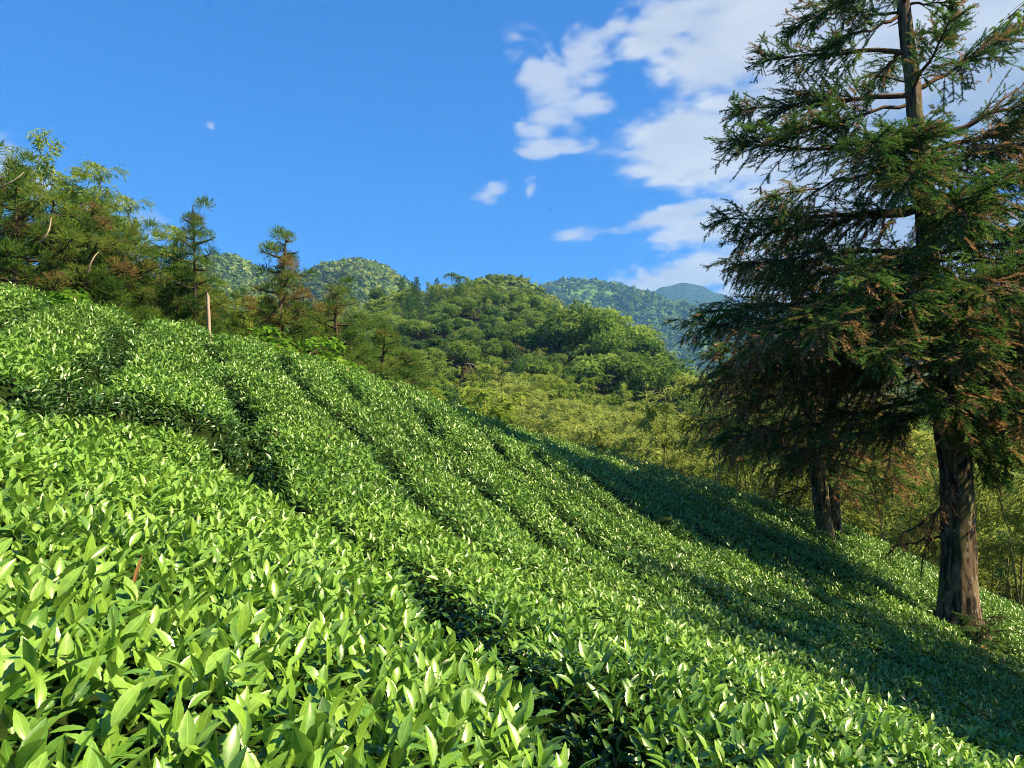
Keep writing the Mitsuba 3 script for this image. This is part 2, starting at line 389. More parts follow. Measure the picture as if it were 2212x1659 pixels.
STRONG = [[(-6, 8.6, 1.), (9, 10.8, .95), (12.5, 14, .6)], [(6.3, 7.6, .7), (8.2, 9.2, .85), (9.9, 11.7, 1.), (13.6, 15, .7)], [(8.3, 9.4, .8), (12., 13.8, .75)], [(6, 8.4, .9), (10.8, 12.4, .8)], [(10.5, 13.8, .75), (3, 5.5, .8)],
          [(10.4, 13, .8)], [(10.8, 12.2, .8), (3, 4.6, .7)], [(4, 5.5, .8)], [(5, 6.5, .7)], [(3, 12, .95)], [], [], []]
TREES_IN_FIELD = [((8.35, 14.0), .62), ((8.1, 19.0), .42), ((8.65, 20.1), .35)]


def top_of(x, y, detail=True):
    """(height of the leaf canopy, row number, nearness to a gap 0..1)"""
    x, y = np.asarray(x, float), np.asarray(y, float)
    s, t = x * V2[0] + y * V2[1], x * U2[0] + y * U2[1]
    row = np.zeros(x.shape, int)
    gap = np.zeros(x.shape)
    deep = np.zeros(x.shape)
    wob = (meshkit.noise(np.stack([x * 1.3, y * 1.3, x * 0], -1), 4) - .5) * .22
    for k, (pl, st) in enumerate(zip(LINES, STRONG)):
        sk = np.interp(t, *zip(*pl))
        row += (s > sk)
        m = .18 + .5 * sstep(.45, .75, meshkit.noise(np.stack([t * .8, t * 0 + k * 7.3, t * 0], -1), 11))
        for a, b, w in st:
            m = np.maximum(m, w * sstep(a - .4, a + .2, t) * sstep(b + .4, b - .2, t))
        if k == 0:
            m = np.where(t > 7.0, m, 1.)
        w = .17 if k == 0 else .13
        g = m * np.exp(-np.abs((s - sk + wob) / w) ** 3)
        deep = np.maximum(deep, g)
        gap = np.maximum(gap, m * np.exp(-np.abs(s - sk + wob) / .3))
    ct = np.interp(s, *zip(*CROSS))
    left = (row == 0) & (t > ct)
    for k, pl in enumerate(LEFTL):
        sk = np.interp(t, *zip(*pl))
        m = np.where(t > ct, .3 + .6 * sstep(.4, .65, meshkit.noise(np.stack([t * .6, t * 0 + k * 3.3, t * 0 + 5], -1), 17)), 0)
        deep = np.maximum(deep, m * np.exp(-np.abs((s - sk + wob) / .14) ** 3))
        gap = np.maximum(gap, m * np.exp(-np.abs(s - sk + wob) / .3))
    g = 1.15 * np.exp(-np.abs((t - ct - .2 + wob) / .30) ** 4) * (s < .75)
    deep = np.maximum(deep, g)
    gap = np.maximum(gap, np.exp(-np.abs(t - ct - .16 + wob) / .35) * (s < .6))
    rid = np.where(row > 0, row + 5, 0)
    for k, pl in enumerate(LEFTL):
        rid = np.where(left & (s <= np.interp(t, *zip(*pl))), k + 2, rid)
    rid = np.where(left & (s > np.interp(t, *zip(*LEFTL[0]))), 1, rid)
    h = bush_top(x, y) - .58 * deep - .10 * gap + .16 * left * np.exp(-np.maximum(t - ct - .5, 0) / 1.6)
    if detail:
        h = h + (meshkit.noise(np.stack([x * 2.2, y * 2.2, x * 0], -1), 1) - .5) * .10 + (meshkit.noise(np.stack([x * 6, y * 6, x * 0], -1), 2) - .5) * .06
    for (cx, cy), cr in TREES_IN_FIELD:
        h = h - .6 * np.exp(-(np.hypot(x - cx, y - cy) / (cr * 1.1)) ** 4)
    # bare dip below the great tree
    h = h - .75 * np.exp(-(((x - 8.95) * .85 + (y - 12.7) * .5) / 1.05) ** 4 - ((-(x - 8.95) * .5 + (y - 12.7) * .85) / .75) ** 4)
    return h, rid, deep


def in_view(x, y, z, m=260):
    zc = y * math.cos(PITCH) + z * math.sin(PITCH)
    u = -y * math.sin(PITCH) + z * math.cos(PITCH)
    px, py = 1106 + FOC * x / np.maximum(zc, .05), 829.5 - FOC * u / np.maximum(zc, .05)
    return (zc > .25) & (px > -m) & (px < 2212 + m) & (py < 1659 + 1.6 * m)


def inside_field(x, y):
    pts = shapely.points(x, y)
    d = shapely.distance(FIELD.exterior, pts)
    return np.where(shapely.contains(FIELD, pts), d, -d)


def scatter(step, y0, y1, x0=-13., x1=20.):
    X, Y = np.meshgrid(np.arange(x0, x1, step), np.arange(y0, y1, step))
    X = X + (R.random(X.shape) - .5) * step * 1.3
    Y = Y + (R.random(X.shape) - .5) * step * 1.3
    X, Y = X.ravel(), Y.ravel()
    k = in_view(X, Y, bush_top(X, Y), 240)
    X, Y = X[k], Y[k]
    e = inside_field(X, Y)
    return X[e > .02], Y[e > .02], e[e > .02]


ROWLEAF = {}


def tea_band(y0, y1, step, lod, per, size, extra=1):
    """shoots of tea leaves between two depths"""
    X, Y, E = scatter(step, y0, y1)
    h, rid, deep = top_of(X, Y)
    e = .03
    gxn = (top_of(X + e, Y)[0] - h) / e
    gyn = (top_of(X, Y + e)[0] - h) / e
    steep = np.sqrt(1 + gxn ** 2 + gyn ** 2)
    rep = np.clip(np.floor(steep * .75 + R.random(len(X)) * .6), 1, 3).astype(int)
    k = np.repeat(np.arange(len(X)), rep)
    first = np.r_[True, k[1:] != k[:-1]]
    jx, jy = np.where(first, 0, (R.random(len(k)) - .5) * step), np.where(first, 0, (R.random(len(k)) - .5) * step)
    X, Y, E = X[k] + jx, Y[k] + jy, E[k]
    h, rid, deep = top_of(X, Y)
    n = unit(np.stack([-gxn[k], -gyn[k], np.ones(len(k))], -1))
    n = unit(np.stack([np.clip(n[:, 0], -.85, .85), np.clip(n[:, 1], -.85, .85), np.maximum(n[:, 2], .25)], -1))
    m = len(k)
    vigour = meshkit.noise(np.stack([X * .7, Y * .7, X * 0], -1), 8)
    # a flush of young shoots on the near hedges
    fresh = sstep(1.35, .2, np.hypot((X + .35) / 1.6, (Y - 5.6) / 1.1)) * (rid > 5) + .45 * (rid == 0)
    axis = unit(.5 * n + np.array([0, 0, .75]) + R.normal(0, .16, (m, 3)))
    base = np.stack([X, Y, h + (R.random(m) - .62) * (.075 if lod == 0 else .05) + .03 * fresh * R.random(m)], -1)
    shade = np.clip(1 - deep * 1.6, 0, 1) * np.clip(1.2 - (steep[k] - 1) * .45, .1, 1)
    ref = unit(np.cross(axis, R.normal(0, 1, (m, 3))))
    ref2 = np.cross(axis, ref)
    ph0 = R.random(m) * 6.28
    sz = size * (.85 + .3 * R.random(m))
    for j in range(per):
        q = j / max(per - 1, 1)                                   # 0 the youngest, 1 the oldest leaf
        ph = ph0 + j * 2.4 + R.normal(0, .3, m)
        side = ref * np.cos(ph)[:, None] + ref2 * np.sin(ph)[:, None]
        th = np.radians((26 if lod == 0 else 38) + 48 * q + R.normal(0, 16, m))
        a = axis * np.cos(th)[:, None] + side * np.sin(th)[:, None]
        nr = axis - a * (axis * a).sum(1)[:, None] + R.normal(0, .22, (m, 3))
        p = base + axis * ((.045 - .085 * q) * sz / .075 + R.normal(0, .012, m))[:, None] + side * (.004 + .02 * q)
        ln = sz * (.72 + .45 * np.sin(np.pi * min(1, .25 + q * .75))) * (.8 + .4 * R.random(m))
        wd = ln * (.33 + .10 * R.random(m))
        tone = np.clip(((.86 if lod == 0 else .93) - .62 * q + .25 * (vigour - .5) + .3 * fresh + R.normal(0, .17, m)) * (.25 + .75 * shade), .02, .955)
        tone = np.where(R.random(m) < .0008, .99, tone)
        keep = (p[:, 0] ** 2 + p[:, 1] ** 2 + p[:, 2] ** 2) > .5 ** 2
        for r in np.unique(rid):
            c = keep & (rid == r)
            if c.any():
                ROWLEAF.setdefault(int(r), []).append((p[c], a[c], nr[c], ln[c], wd[c], tone[c], np.full(c.sum(), lod), .10 + .22 * R.random(c.sum()), .25 + .3 * R.random(c.sum())))


tea_band(.25, 2.9, .047, 0, 6, .055)
tea_band(2.9, 7.2, .056, 1, 6, .060)
tea_band(7.2, 12.5, .062, 2, 5, .064)
tea_band(12.5, 17.5, .075, 2, 4, .078)
tea_band(17.5, 24., .085, 2, 4, .088)

# the rows: branches (the dark inside of the hedge) and leaves
bx, by = np.arange(-14, 20.2, .085), np.arange(-3.5, 24, .085)
BX, BY = np.meshgrid(bx, by)
bh, brid, bdeep = top_of(BX.ravel(), BY.ravel(), False)
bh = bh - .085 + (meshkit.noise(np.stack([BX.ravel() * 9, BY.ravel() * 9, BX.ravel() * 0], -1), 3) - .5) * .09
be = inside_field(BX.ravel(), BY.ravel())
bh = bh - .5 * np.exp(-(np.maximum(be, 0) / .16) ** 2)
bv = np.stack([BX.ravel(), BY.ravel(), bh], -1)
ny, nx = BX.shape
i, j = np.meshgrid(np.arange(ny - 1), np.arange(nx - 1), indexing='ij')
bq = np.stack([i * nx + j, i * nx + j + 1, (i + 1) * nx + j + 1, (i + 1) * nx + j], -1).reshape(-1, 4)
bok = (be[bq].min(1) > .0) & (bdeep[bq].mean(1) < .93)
bfr = brid[bq[:, 0]]
ORD = ['', 'second', 'third', 'fourth', 'fifth', 'sixth', 'seventh', 'eighth', 'ninth', 'tenth', 'eleventh', 'twelfth', 'thirteenth', 'fourteenth']


def row_label(r):
    if r == 0:
        return 'near tea hedge filling the lower left corner, broad glossy leaves with a rounded far end'
    if r == 1:
        return 'tea hedge starting behind the near hedge, its dark leafy side facing the camera'
    if r <= 5:
        return ['tea hedge climbing at the far left, second above the dark leafy hedge side', 'tea hedge at the far left edge, third above the dark leafy hedge side', 'tea hedge at the far left edge, fourth above the dark leafy hedge side', 'tea hedge highest on the slope at the left'][r - 2]
    if r == 6:
        return 'tea hedge directly right of the near hedge, with a bright flush of young leaves'
    if r >= 16:
        return {16: 'tea hedge passing just above the great fir trunk', 17: 'tea hedge below the great fir trunk in shade', 18: 'tea hedge at the right edge below the fir', 19: 'lowest tea hedge at the right edge'}.get(r, 'tea hedge low on the right slope')
    return f'tea hedge running up the slope, {ORD[r - 5]} to the right of the near hedge'


for r in sorted(set(ROWLEAF) | set(np.unique(bfr[bok]).tolist())):
    key = number('tea_row')
    tag(key, row_label(r), 'tea hedge', 'tea hedges planted in rows on the slope')
    c = bok & (bfr == r)
    if c.any():
        used, inv = np.unique(bq[c], return_inverse=True)
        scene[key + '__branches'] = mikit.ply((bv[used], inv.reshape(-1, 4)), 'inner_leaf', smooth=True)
    if r not in ROWLEAF:
        continue
    cols = [np.concatenate(x) for x in zip(*ROWLEAF[r])]
    p, a, nr_, ln, wd, tone, lod, bend, fold = cols
    dist = np.linalg.norm(p, axis=1)
    one = np.zeros(len(p), bool)
    if r in (0, 1, 6, 7):                                          # the leaves that show largest are parts of their own
        vis = in_view(p[:, 0], p[:, 1], p[:, 2], 0)
        score = np.where(vis & (tone > .3), ln / dist, 0)
        one[np.argsort(-score)[:299]] = True
        for i in np.flatnonzero(one):
            s_ = slice(i, i + 1)
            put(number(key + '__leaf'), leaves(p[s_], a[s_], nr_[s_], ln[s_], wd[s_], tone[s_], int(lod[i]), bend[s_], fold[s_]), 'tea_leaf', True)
    parts = []
    for l in (0, 1, 2):
        c = (lod == l) & ~one
        if c.any():
            parts.append(leaves(p[c], a[c], nr_[c], ln[c], wd[c], tone[c], l, bend[c], fold[c]))
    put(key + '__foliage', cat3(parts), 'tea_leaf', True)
    labels[key + '__foliage'] = {'kind': 'stuff'}
    # a few bare twigs and stems showing between the leaves
    near = dist < 6
    if near.sum() > 50:
        st = []
        for i in R.choice(np.flatnonzero(near), min(220, near.sum() // 12), replace=False):
            b = p[i] - np.array([0, 0, .02])
            st.append(tube([b - a[i] * .03 - np.array([R.normal(0, .02), R.normal(0, .02), .10]), b, b + .3 * ln[i] * a[i]], [.0022, .0017, .001], 4))
        scene[key + '__twigs'] = mikit.ply(join(st), 'twig', smooth=True)
        labels[key + '__twigs'] = {'kind': 'stuff'}
ROWLEAF.clear()

# ------------------------------------------------------------------ the great firs
def needles(p0, p1, up, tone, step, ln, wd):
    """flat combs of needles along many twiglets at once"""
    L = np.linalg.norm(p1 - p0, axis=1)
    n = np.maximum(2, (L / step).astype(int))
    k = np.repeat(np.arange(len(p0)), n)
    i = np.arange(n.sum()) - np.repeat(np.cumsum(n) - n, n)
    t = (i + .5) / n[k]
    ax = unit(p1 - p0)[k]
    sd = unit(np.cross(ax, up[k] + R.normal(0, .25, (len(k), 3))))
    up_ = np.cross(sd, ax)
    c = p0[k] + (p1 - p0)[k] * t[:, None]
    V, UV = [], []
    tn = np.clip(tone[k] + R.normal(0, .05, len(k)), 0, 1)
    for sg in (-1, 1):
        l = ln * (.7 + .5 * R.random(len(k))) * (1.1 - .5 * t)
        tip = c + unit(ax * .75 + sd * sg + up_ * R.normal(.1, .35, (len(k), 1))) * l[:, None]
        V.append(np.stack([c - ax * wd * .5, c + ax * wd * .5, tip], 1))
        UV.append(np.repeat(np.stack([tn, t], -1)[:, None], 3, 1))
    V, UV = np.concatenate(V).reshape(-1, 3), np.concatenate(UV).reshape(-1, 2)
    return V, np.arange(len(V)).reshape(-1, 3), UV


def fir_limb(p0, p1, r0, sag, brown, dens, step, ln, wd, start=.12, wide=1.0, hangp=.34, clump=0.):
    """one limb with its drooping sprays: (wood, needles)"""
    L = np.linalg.norm(p1 - p0)
    mid = (p0 + p1) / 2 + np.array([R.normal(0, .06), R.normal(0, .06), -sag]) * L
    pts = bez(p0, mid, p1, 10)
    pts[1:-1] += R.normal(0, .012 * L, (8, 3))
    wood = [tube(pts, np.linspace(r0, .010, 10), 6)]
    P0, P1, UP, TN = [], [], [], []

    def seg(a, b, up, t):
        P0.append(a), P1.append(b), UP.append(up), TN.append(t)

    n = max(6, int(L * dens))
    cc = np.append(R.uniform(start, .9, 1 + int(L * .7)), .97)
    for i in range(n):
        t = start + (1 - start) * (i + R.random()) / n
        if R.random() > 1 - clump * (1 - math.exp(-(np.abs(cc - t).min() / (.30 / max(L, 1.5) + .04)) ** 2)):
            continue
        x = t * 9
        k = min(int(x), 8)
        a = pts[k] + (pts[k + 1] - pts[k]) * (x - k)
        d = unit(pts[k + 1] - pts[k])
        side = unit(np.cross(d, [0, 0, 1])) * (1 if i % 2 else -1)
        hang = R.random() < hangp
        drp = .55 if hangp > .3 else .22
        lt = wide * (.26 + .55 * math.sin(math.pi * min(.97, .18 + .72 * t)) * (.5 + .7 * R.random())) * min(1.25, .45 + L / 4.5)
        dirn = unit(d * .65 + side * .75 * R.uniform(.4, 1.1) + np.array([0, 0, R.normal(.16, .25) - (.9 if hang else 0)]))
        m = a + dirn * lt * .5
        e = m + unit(dirn + np.array([0, 0, -drp * (.6 + .6 * R.random())])) * lt * .5
        wood.append(tube([a, m, e], [.008, .006, .003], 3))
        dead = R.random() < brown * (1.5 if hang else .6)
        tn = R.uniform(.86, 1) if dead else np.clip(R.normal(.48, .17), .05, .79)
        up = unit(np.array([0, 0, 1.]) + R.normal(0, .3, 3))
        seg(a + (m - a) * .25, m, up, tn)
        seg(m, e, up, tn)
        for q in range(int(3 + lt * 7)):
            f = (.15 + .85 * R.random())
            b = a + (m - a) * f * 2 if f < .5 else m + (e - m) * (f * 2 - 1)
            dd = unit((e - a) / lt * .8 + unit(np.cross(dirn, up)) * (1 if q % 2 else -1) * R.uniform(.5, 1.) + np.array([0, 0, R.normal(-.5 * drp + .04, .25)]))
            tl = R.uniform(.10, .24) * (1.1 - .4 * f) * min(1.2, .5 + lt)
            seg(b, b + dd * tl, up, tn if R.random() < .75 else (R.uniform(.86, 1) if R.random() < brown else np.clip(tn - .1 + .3 * R.random(), 0, .79)))
    tip = unit(pts[-1] - pts[-2])
    seg(pts[-2], pts[-1] + tip * .15, np.array([0, 0, 1.]), .6)
    for sg in (-1, 1):
        seg(pts[-1], pts[-1] + unit(tip + unit(np.cross(tip, [0, 0, 1])) * sg * .7) * .16, np.array([0, 0, 1.]), .6)
    return join(wood), needles(np.array(P0), np.array(P1), np.array(UP), np.array(TN), step, ln, wd)


def trunk_mesh(pts, rad, sides=28, rough=.12, flare=None):
    """a trunk with ridged bark"""
    p = np.asarray(pts, float)
    n = 90
    t = np.linspace(0, len(p) - 1, n)
    k = np.arange(len(p))
    c = np.stack([PchipInterpolator(k, p[:, q])(t) for q in range(3)], -1)
    r = PchipInterpolator(k, rad)(t)
    ang = np.arange(sides) * 2 * math.pi / sides
    h = c[:, 2] - c[0, 2]
    A, H = np.meshgrid(ang, h)
    nz = meshkit.fbm(np.stack([np.cos(A) * 3.2, np.sin(A) * 3.2, H * .55], -1), 4, 6) - .5
    fine = meshkit.fbm(np.stack([np.cos(A) * 9, np.sin(A) * 9, H * 1.3], -1), 2, 16) - .5
    rr = r[:, None] * (1 + rough * 1.6 * nz + rough * 1.1 * fine) * (1 + .35 * np.exp(-H / .35) * (1 + .6 * np.cos(A * 5 + 1)))
    v = np.stack([c[:, None, 0] + np.cos(A) * rr, c[:, None, 1] + np.sin(A) * rr, np.repeat(c[:, 2:3], sides, 1)], -1).reshape(-1, 3)
    i, j = np.meshgrid(np.arange(n - 1), np.arange(sides), indexing='ij')
    q = np.stack([i * sides + j, i * sides + (j + 1) % sides, (i + 1) * sides + (j + 1) % sides, (i + 1) * sides + j], -1).reshape(-1, 4)
    return v, q


def add_limb(key, wood, ndl):
    b = number(key + '__branch')
    scene[b] = mikit.ply(wood, 'branch_bark', smooth=True)
    put(b + '__needles', ndl, 'fir_needle')


TY = 14.0
TRUNK = [(2072, 1352, 40), (2070, 1300, 37), (2071, 1203, 33.5), (2068, 1070, 32), (2065, 1018, 31.5), (2048, 935, 28), (2041, 851, 26), (2028, 751, 25), (2021, 668, 24), (2006, 585, 23), (1998, 440, 20), (1992, 327, 17.5), (1975, 240, 16.5), (1971, 183, 16), (1961, 100, 15.5), (1951, 0, 14), (1944, -130, 11.5), (1938, -330, 8), (1934, -560, 3)]
tp = np.array([at(a, b, TY) for a, b, _ in TRUNK])
tr = np.array([c for *_, c in TRUNK]) * TY / FOC
tp[0][2] -= .25
key = 'fir_tree'
tag(key, 'great fir with a thick ridged trunk and drooping half brown sprays on the right', 'fir tree')
scene[key + '__trunk'] = mikit.ply(trunk_mesh(tp, tr, 32), 'fir_bark', smooth=True)


def on_trunk(pts, rad, z):
    i = np.argsort(pts[:, 2])
    return np.array([np.interp(z, pts[i, 2], pts[i, 0]), np.interp(z, pts[i, 2], pts[i, 1]), z]), float(np.interp(z, pts[i, 2], rad[i]))


LIMBS = [  # row on the trunk, tip column and row, tip depth offset, sag, limb radius, brown share
    (-60, 1712, 62, .6, -.06, .05, .12), (26, 1800, 92, -.4, .02, .045, .12), (28, 1842, 30, .8, -.05, .04, .1), (115, 1650, 128, .3, -.03, .055, .15), 
    (205, 1606, 240, .2, -.02, .06, .18), (222, 1700, 292, -.7, .02, .04, .22), (318, 1588, 303, -.3, .03, .065, .18), (372, 1665, 425, -1.5, -.05, .05, .25),
    (443, 1558, 470, .4, .05, .075, .28), (450, 1600, 520, 1.4, .0, .05, .3), (540, 1580, 572, -.5, -.02, .06, .3), (560, 1620, 610, 1.5, .0, .05, .3), (625, 1492, 700, -.4, .05, .09, .3), (640, 1530, 672, 1.2, .0, .06, .3),
    (668, 1545, 762, -1.6, -.06, .06, .45), (700, 1560, 800, 1.0, .0, .06, .4), (740, 1518, 835, -.2, -.04, .06, .45), (790, 1600, 870, .9, -.02, .05, .5), (850, 1568, 948, .5, .02, .055, .4), (880, 1700, 985, -.4, .0, .04, .4),
    (80, 2062, 66, .2, -.06, .04, .1), (10, 2055, 8, -.5, .0, .035, .1), (195, 2186, 72, .3, .03, .06, .2), (308, 2262, 196, -.2, .04, .075, .2), (330, 2250, 262, 1.0, .03, .05, .22), (368, 2290, 270, .4, .05, .075, .22), (395, 2240, 350, -1.1, .0, .05, .25),
    (432, 2300, 350, .4, .06, .08, .25), (450, 2260, 450, -.9, .0, .05, .28), (520, 2330, 500, .9, .0, .06, .3), (560, 2250, 560, -1.2, -.02, .05, .3), (628, 2330, 560, .3, .04, .085, .3), (650, 2300, 640, -1.0, .0, .05, .3), (722, 2330, 700, .2, .02, .07, .35),
    (760, 2260, 800, -.8, -.02, .05, .4), (810, 2280, 860, .5, -.03, .06, .35), (850, 2190, 905, -.9, -.03, .045, .3), (900, 2215, 1010, -.4, -.06, .05, .1), (930, 2160, 1040, .3, -.05, .04, .1),
         # towards the camera
         (330, 1880, 306, -2.6, .0, .05, .15), (350, 1955, 395, -2.9, .0, .05, .2), (300, 1990, 290, -2.2, .0, .04, .15), (560, 1868, 605, -3.0, .0, .05, .25), (600, 1780, 705, -3.1, .0, .06, .3), (610, 1955, 650, -2.9, .0, .05, .25), (420, 2090, 480, -2.8, .0, .05, .2),
         (700, 2085, 770, -3.0, .0, .05, .3), (660, 1905, 760, -3.2, .0, .06, .3), (560, 2150, 650, -2.7, .0, .05, .25), (760, 2170, 850, -2.4, .0, .05, .3), (800, 2060, 880, -2.7, -.02, .05, .3), (860, 2120, 960, -1.8, -.04, .045, .25), (700, 2300, 800, -1.9, .0, .06, .3), (620, 2290, 720, -2.2, .0, .06, .3), (840, 2260, 930, -1.5, -.02, .05, .3)]
for ay, tx, ty, dy, sag, r0, br in LIMBS:
    z = elev(2000, ay) * math.hypot(TY * .58, TY)
    p0, rt = on_trunk(tp, tr, float(at(2000, ay, TY)[2]))
    p1 = at(tx, ty, TY + dy)
    add_limb(key, *fir_limb(p0, p1, r0, sag, br, 34, .0125, .050, .0145, .12 if ay > 330 else .3, 1.0 if ay > 330 else 1.12, .34 if ay > 330 else .22, .35 if ay > 400 else .8))
zb, zt = tp[0][2] + 3.9, tp[-1][2] - .6
for i in range(62):
    z = zb + (zt - zb) * ((i + .5) / 62) ** .92
    h = z - tp[0][2]
    p0, rt = on_trunk(tp, tr, z)
    a = i * 2.39996 + R.normal(0, .2)
    side = abs(math.cos(a))
    L = np.interp(h, [3.5, 6, 9, 12, 15, 18.4], [2.6, 3.9, 3.2, 2.4, 1.6, .4]) * (1 - .35 * side) * R.uniform(.75, 1.05)
    rise = np.interp(h, [4, 8, 14], [-.25, .02, .35]) + R.normal(0, .08)
    if h > 8.0 and i % 4:
        continue
    p1 = p0 + np.array([math.cos(a), math.sin(a), rise]) * L
    add_limb(key, *fir_limb(p0, p1, .03 + .008 * L, .04, float(np.interp(h, [4, 7, 13], [.5, .3, .12])), 28, .0135, .050, .015, .15, 1.05, .3, .3 if h < 7 else .7))
# low dead and dying branches left of the trunk
for ay, tx, ty, dy, sag in ((1085, 1912, 1205, -.2, -.10), (1040, 1990, 1235, .2, -.12), (1150, 1930, 1180, .3, .02), (985, 2005, 1150, -.3, -.1)):
    p0, rt = on_trunk(tp, tr, float(at(2065, ay, TY)[2]))
    add_limb(key, *fir_limb(p0, at(tx, ty, TY + dy), .03, sag, .75, 14, .026, .034, .008, .35, .6))
for i in range(9):                                              # bare snags of broken limbs
    z = tp[0][2] + R.uniform(5, 13)
    p0, rt = on_trunk(tp, tr, z)
    a = R.uniform(0, 6.28)
    d = np.array([math.cos(a), math.sin(a), R.normal(.3, .3)])
    scene[number(key + '__branch')] = mikit.ply(tube(bez(p0, p0 + d * .4, p0 + d * R.uniform(.5, 1.1) + [0, 0, .1], 5), [.022, .018, .014, .01, .004], 5), 'branch_bark', smooth=True)


def small_fir(key, base, lean, h, r0, crown0, reach, nlimb, brown, dens=17):
    pts = np.array([base + np.array([lean[0], lean[1], 1.]) * h * t + np.array([0, 0, -.2]) for t in np.linspace(0, 1, 7)])
    rad = r0 * np.array([1.05, .93, .82, .68, .5, .28, .04])
    scene[key + '__trunk'] = mikit.ply(trunk_mesh(pts, rad, 22), 'fir_bark', smooth=True)
    for i in range(nlimb):
        f = (i + .5) / nlimb
        z = base[2] + h * (crown0 + (1 - crown0) * f)
        p0, _ = on_trunk(pts, rad, z)
        a = i * 2.39996 + R.normal(0, .25)
        L = reach * np.interp(f, [0, .2, .6, 1], [.75, 1, .7, .12]) * R.uniform(.75, 1.1)
        p1 = p0 + np.array([math.cos(a), math.sin(a), np.interp(f, [0, .5, 1], [-.35, -.02, .4])]) * L
        add_limb(key, *fir_limb(p0, p1, .02 + .009 * L, .02, brown, dens, .026, .062, .022, .15, 1.1))


B2 = np.append(np.array([8.1, 19.0]), float(bush_top(8.1, 19.0)) - .7)
tag('fir_tree_002', 'smaller fir with a sunlit brown trunk and tan dead sprays left of the great fir', 'fir tree')
small_fir('fir_tree_002', B2, (-.09, 0), 9.6, .215, .27, 2.75, 44, .55)
B3 = np.append(np.array([8.85, 20.2]), float(bush_top(8.75, 20.2)) - .8)
tag('fir_tree_003', 'slim dark fir trunk just behind the sunlit smaller fir', 'fir tree')
small_fir('fir_tree_003', B3, (-.02, 0), 8.2, .15, .22, 2.1, 30, .5)
for kk, (x, y, sc, rz) in {'fir_tree_004': (8.3, 4.4, 1.0, 40), 'fir_tree_005': (9.3, 2.2, 1.12, 150), 'fir_tree_006': (9.9, 6.0, 1.05, 260), 'fir_tree_007': (11.6, 4.0, 1.45, 320), 'fir_tree_008': (8.4, .3, 1.05, 90), 'fir_tree_009': (12.3, 7.2, 1.4, 200)}.items():
    tag(kk, 'tall fir outside the right edge that shades the lower tea rows', 'fir tree', 'firs standing beyond the right edge')
    m = T().translate([x, y, gz(x, y)]).rotate([0, 0, 1], rz).scale(sc).translate((-B2).tolist())
    for k2 in [k for k in scene if k.startswith('fir_tree_002__')]:
        scene[kk + k2[len('fir_tree_002'):]] = {**scene[k2], 'to_world': m}

# ------------------------------------------------------------------ trees as copies of a few grown ones
def tuft(c, r, n, tone, ln=.5, wd=.10, upb=.35):
    d = unit(R.normal(0, 1, (n, 3)) + [0, 0, upb])
    p = c + d * r * R.uniform(.15, .75, (n, 1))
    a = unit(d + [0, 0, .3])
    return p, a, R.normal(0, 1, (n, 3)), r * ln * R.uniform(.7, 1.2, n), r * wd * R.uniform(.7, 1.3, n), np.clip(tone + R.normal(0, .12, n), 0, 1)


def blades(items, lod=2, bend=.25):
    p, a, nr_, ln, wd, tn = [np.concatenate(x) for x in zip(*items)]
    return leaves(p, a, nr_, ln, wd, tn, lod, bend, .3)


def group(name, **meshes):
    g = {'type': 'shapegroup'}
    for k, d in meshes.items():
        g[k] = d
    scene[name] = g


def uvply(vfu, bsdf):
    return mikit.ply(vfu[:2], bsdf, smooth=False, uv=vfu[2])


def branchy(h, n, reach, crown0, lift, r0):
    """trunk and limbs of a tree, and where its clumps hang"""
    bend = R.normal(0, .03, 2) * h
    pts = np.array([[bend[0] * t * t, bend[1] * t * t, h * t] for t in np.linspace(0, 1, 7)])
    wood, tips = [tube(pts, r0 * np.linspace(1.1, .12, 7), 8)], []
    for i in range(n):
        f = (i + .3) / n
        z = h * (crown0 + (1 - crown0) * f * .97)
        k = z / h
        p0 = np.array([bend[0] * k * k, bend[1] * k * k, z])
        a = i * 2.4 + R.normal(0, .3)
        L = reach(f) * R.uniform(.7, 1.15)
        p1 = p0 + np.array([math.cos(a) * L, math.sin(a) * L, lift * L])
        q = bez(p0, p0 * .45 + p1 * .55 + [0, 0, -.12 * L], p1, 5)
        wood.append(tube(q, r0 * np.linspace(.4, .1, 5), 4))
        tips.append((q, L, f))
    return join(wood), tips


def cedar(name, h, reach, crown0, seed, dens=1.0):
    global R
    R = np.random.default_rng(seed)
    wood, tips = branchy(h, int(46 * dens), lambda f: reach * np.interp(f, [0, .3, .8, 1], [.75, 1, .6, .12]), crown0, .25, .13)
    it = []
    for q, L, f in tips:
        br = .93 if R.random() < .17 else R.uniform(.1, .76)
        for t in np.arange(.45, 1.01, .28 / max(L, .5)):
            c = q[0] + (q[-1] - q[0]) * t + R.normal(0, .10, 3)
            it.append(tuft(c, R.uniform(.20, .40), 190, br if R.random() < .7 else R.uniform(.15, .8), .48, .055, .55))
    it.append(tuft(np.array([0, 0, h]), .36, 180, .5, .5, .06, .8))
    group(name, trunk=mikit.ply(wood, 'branch_bark', smooth=True), crown=uvply(blades(it), 'cedar_needle'))


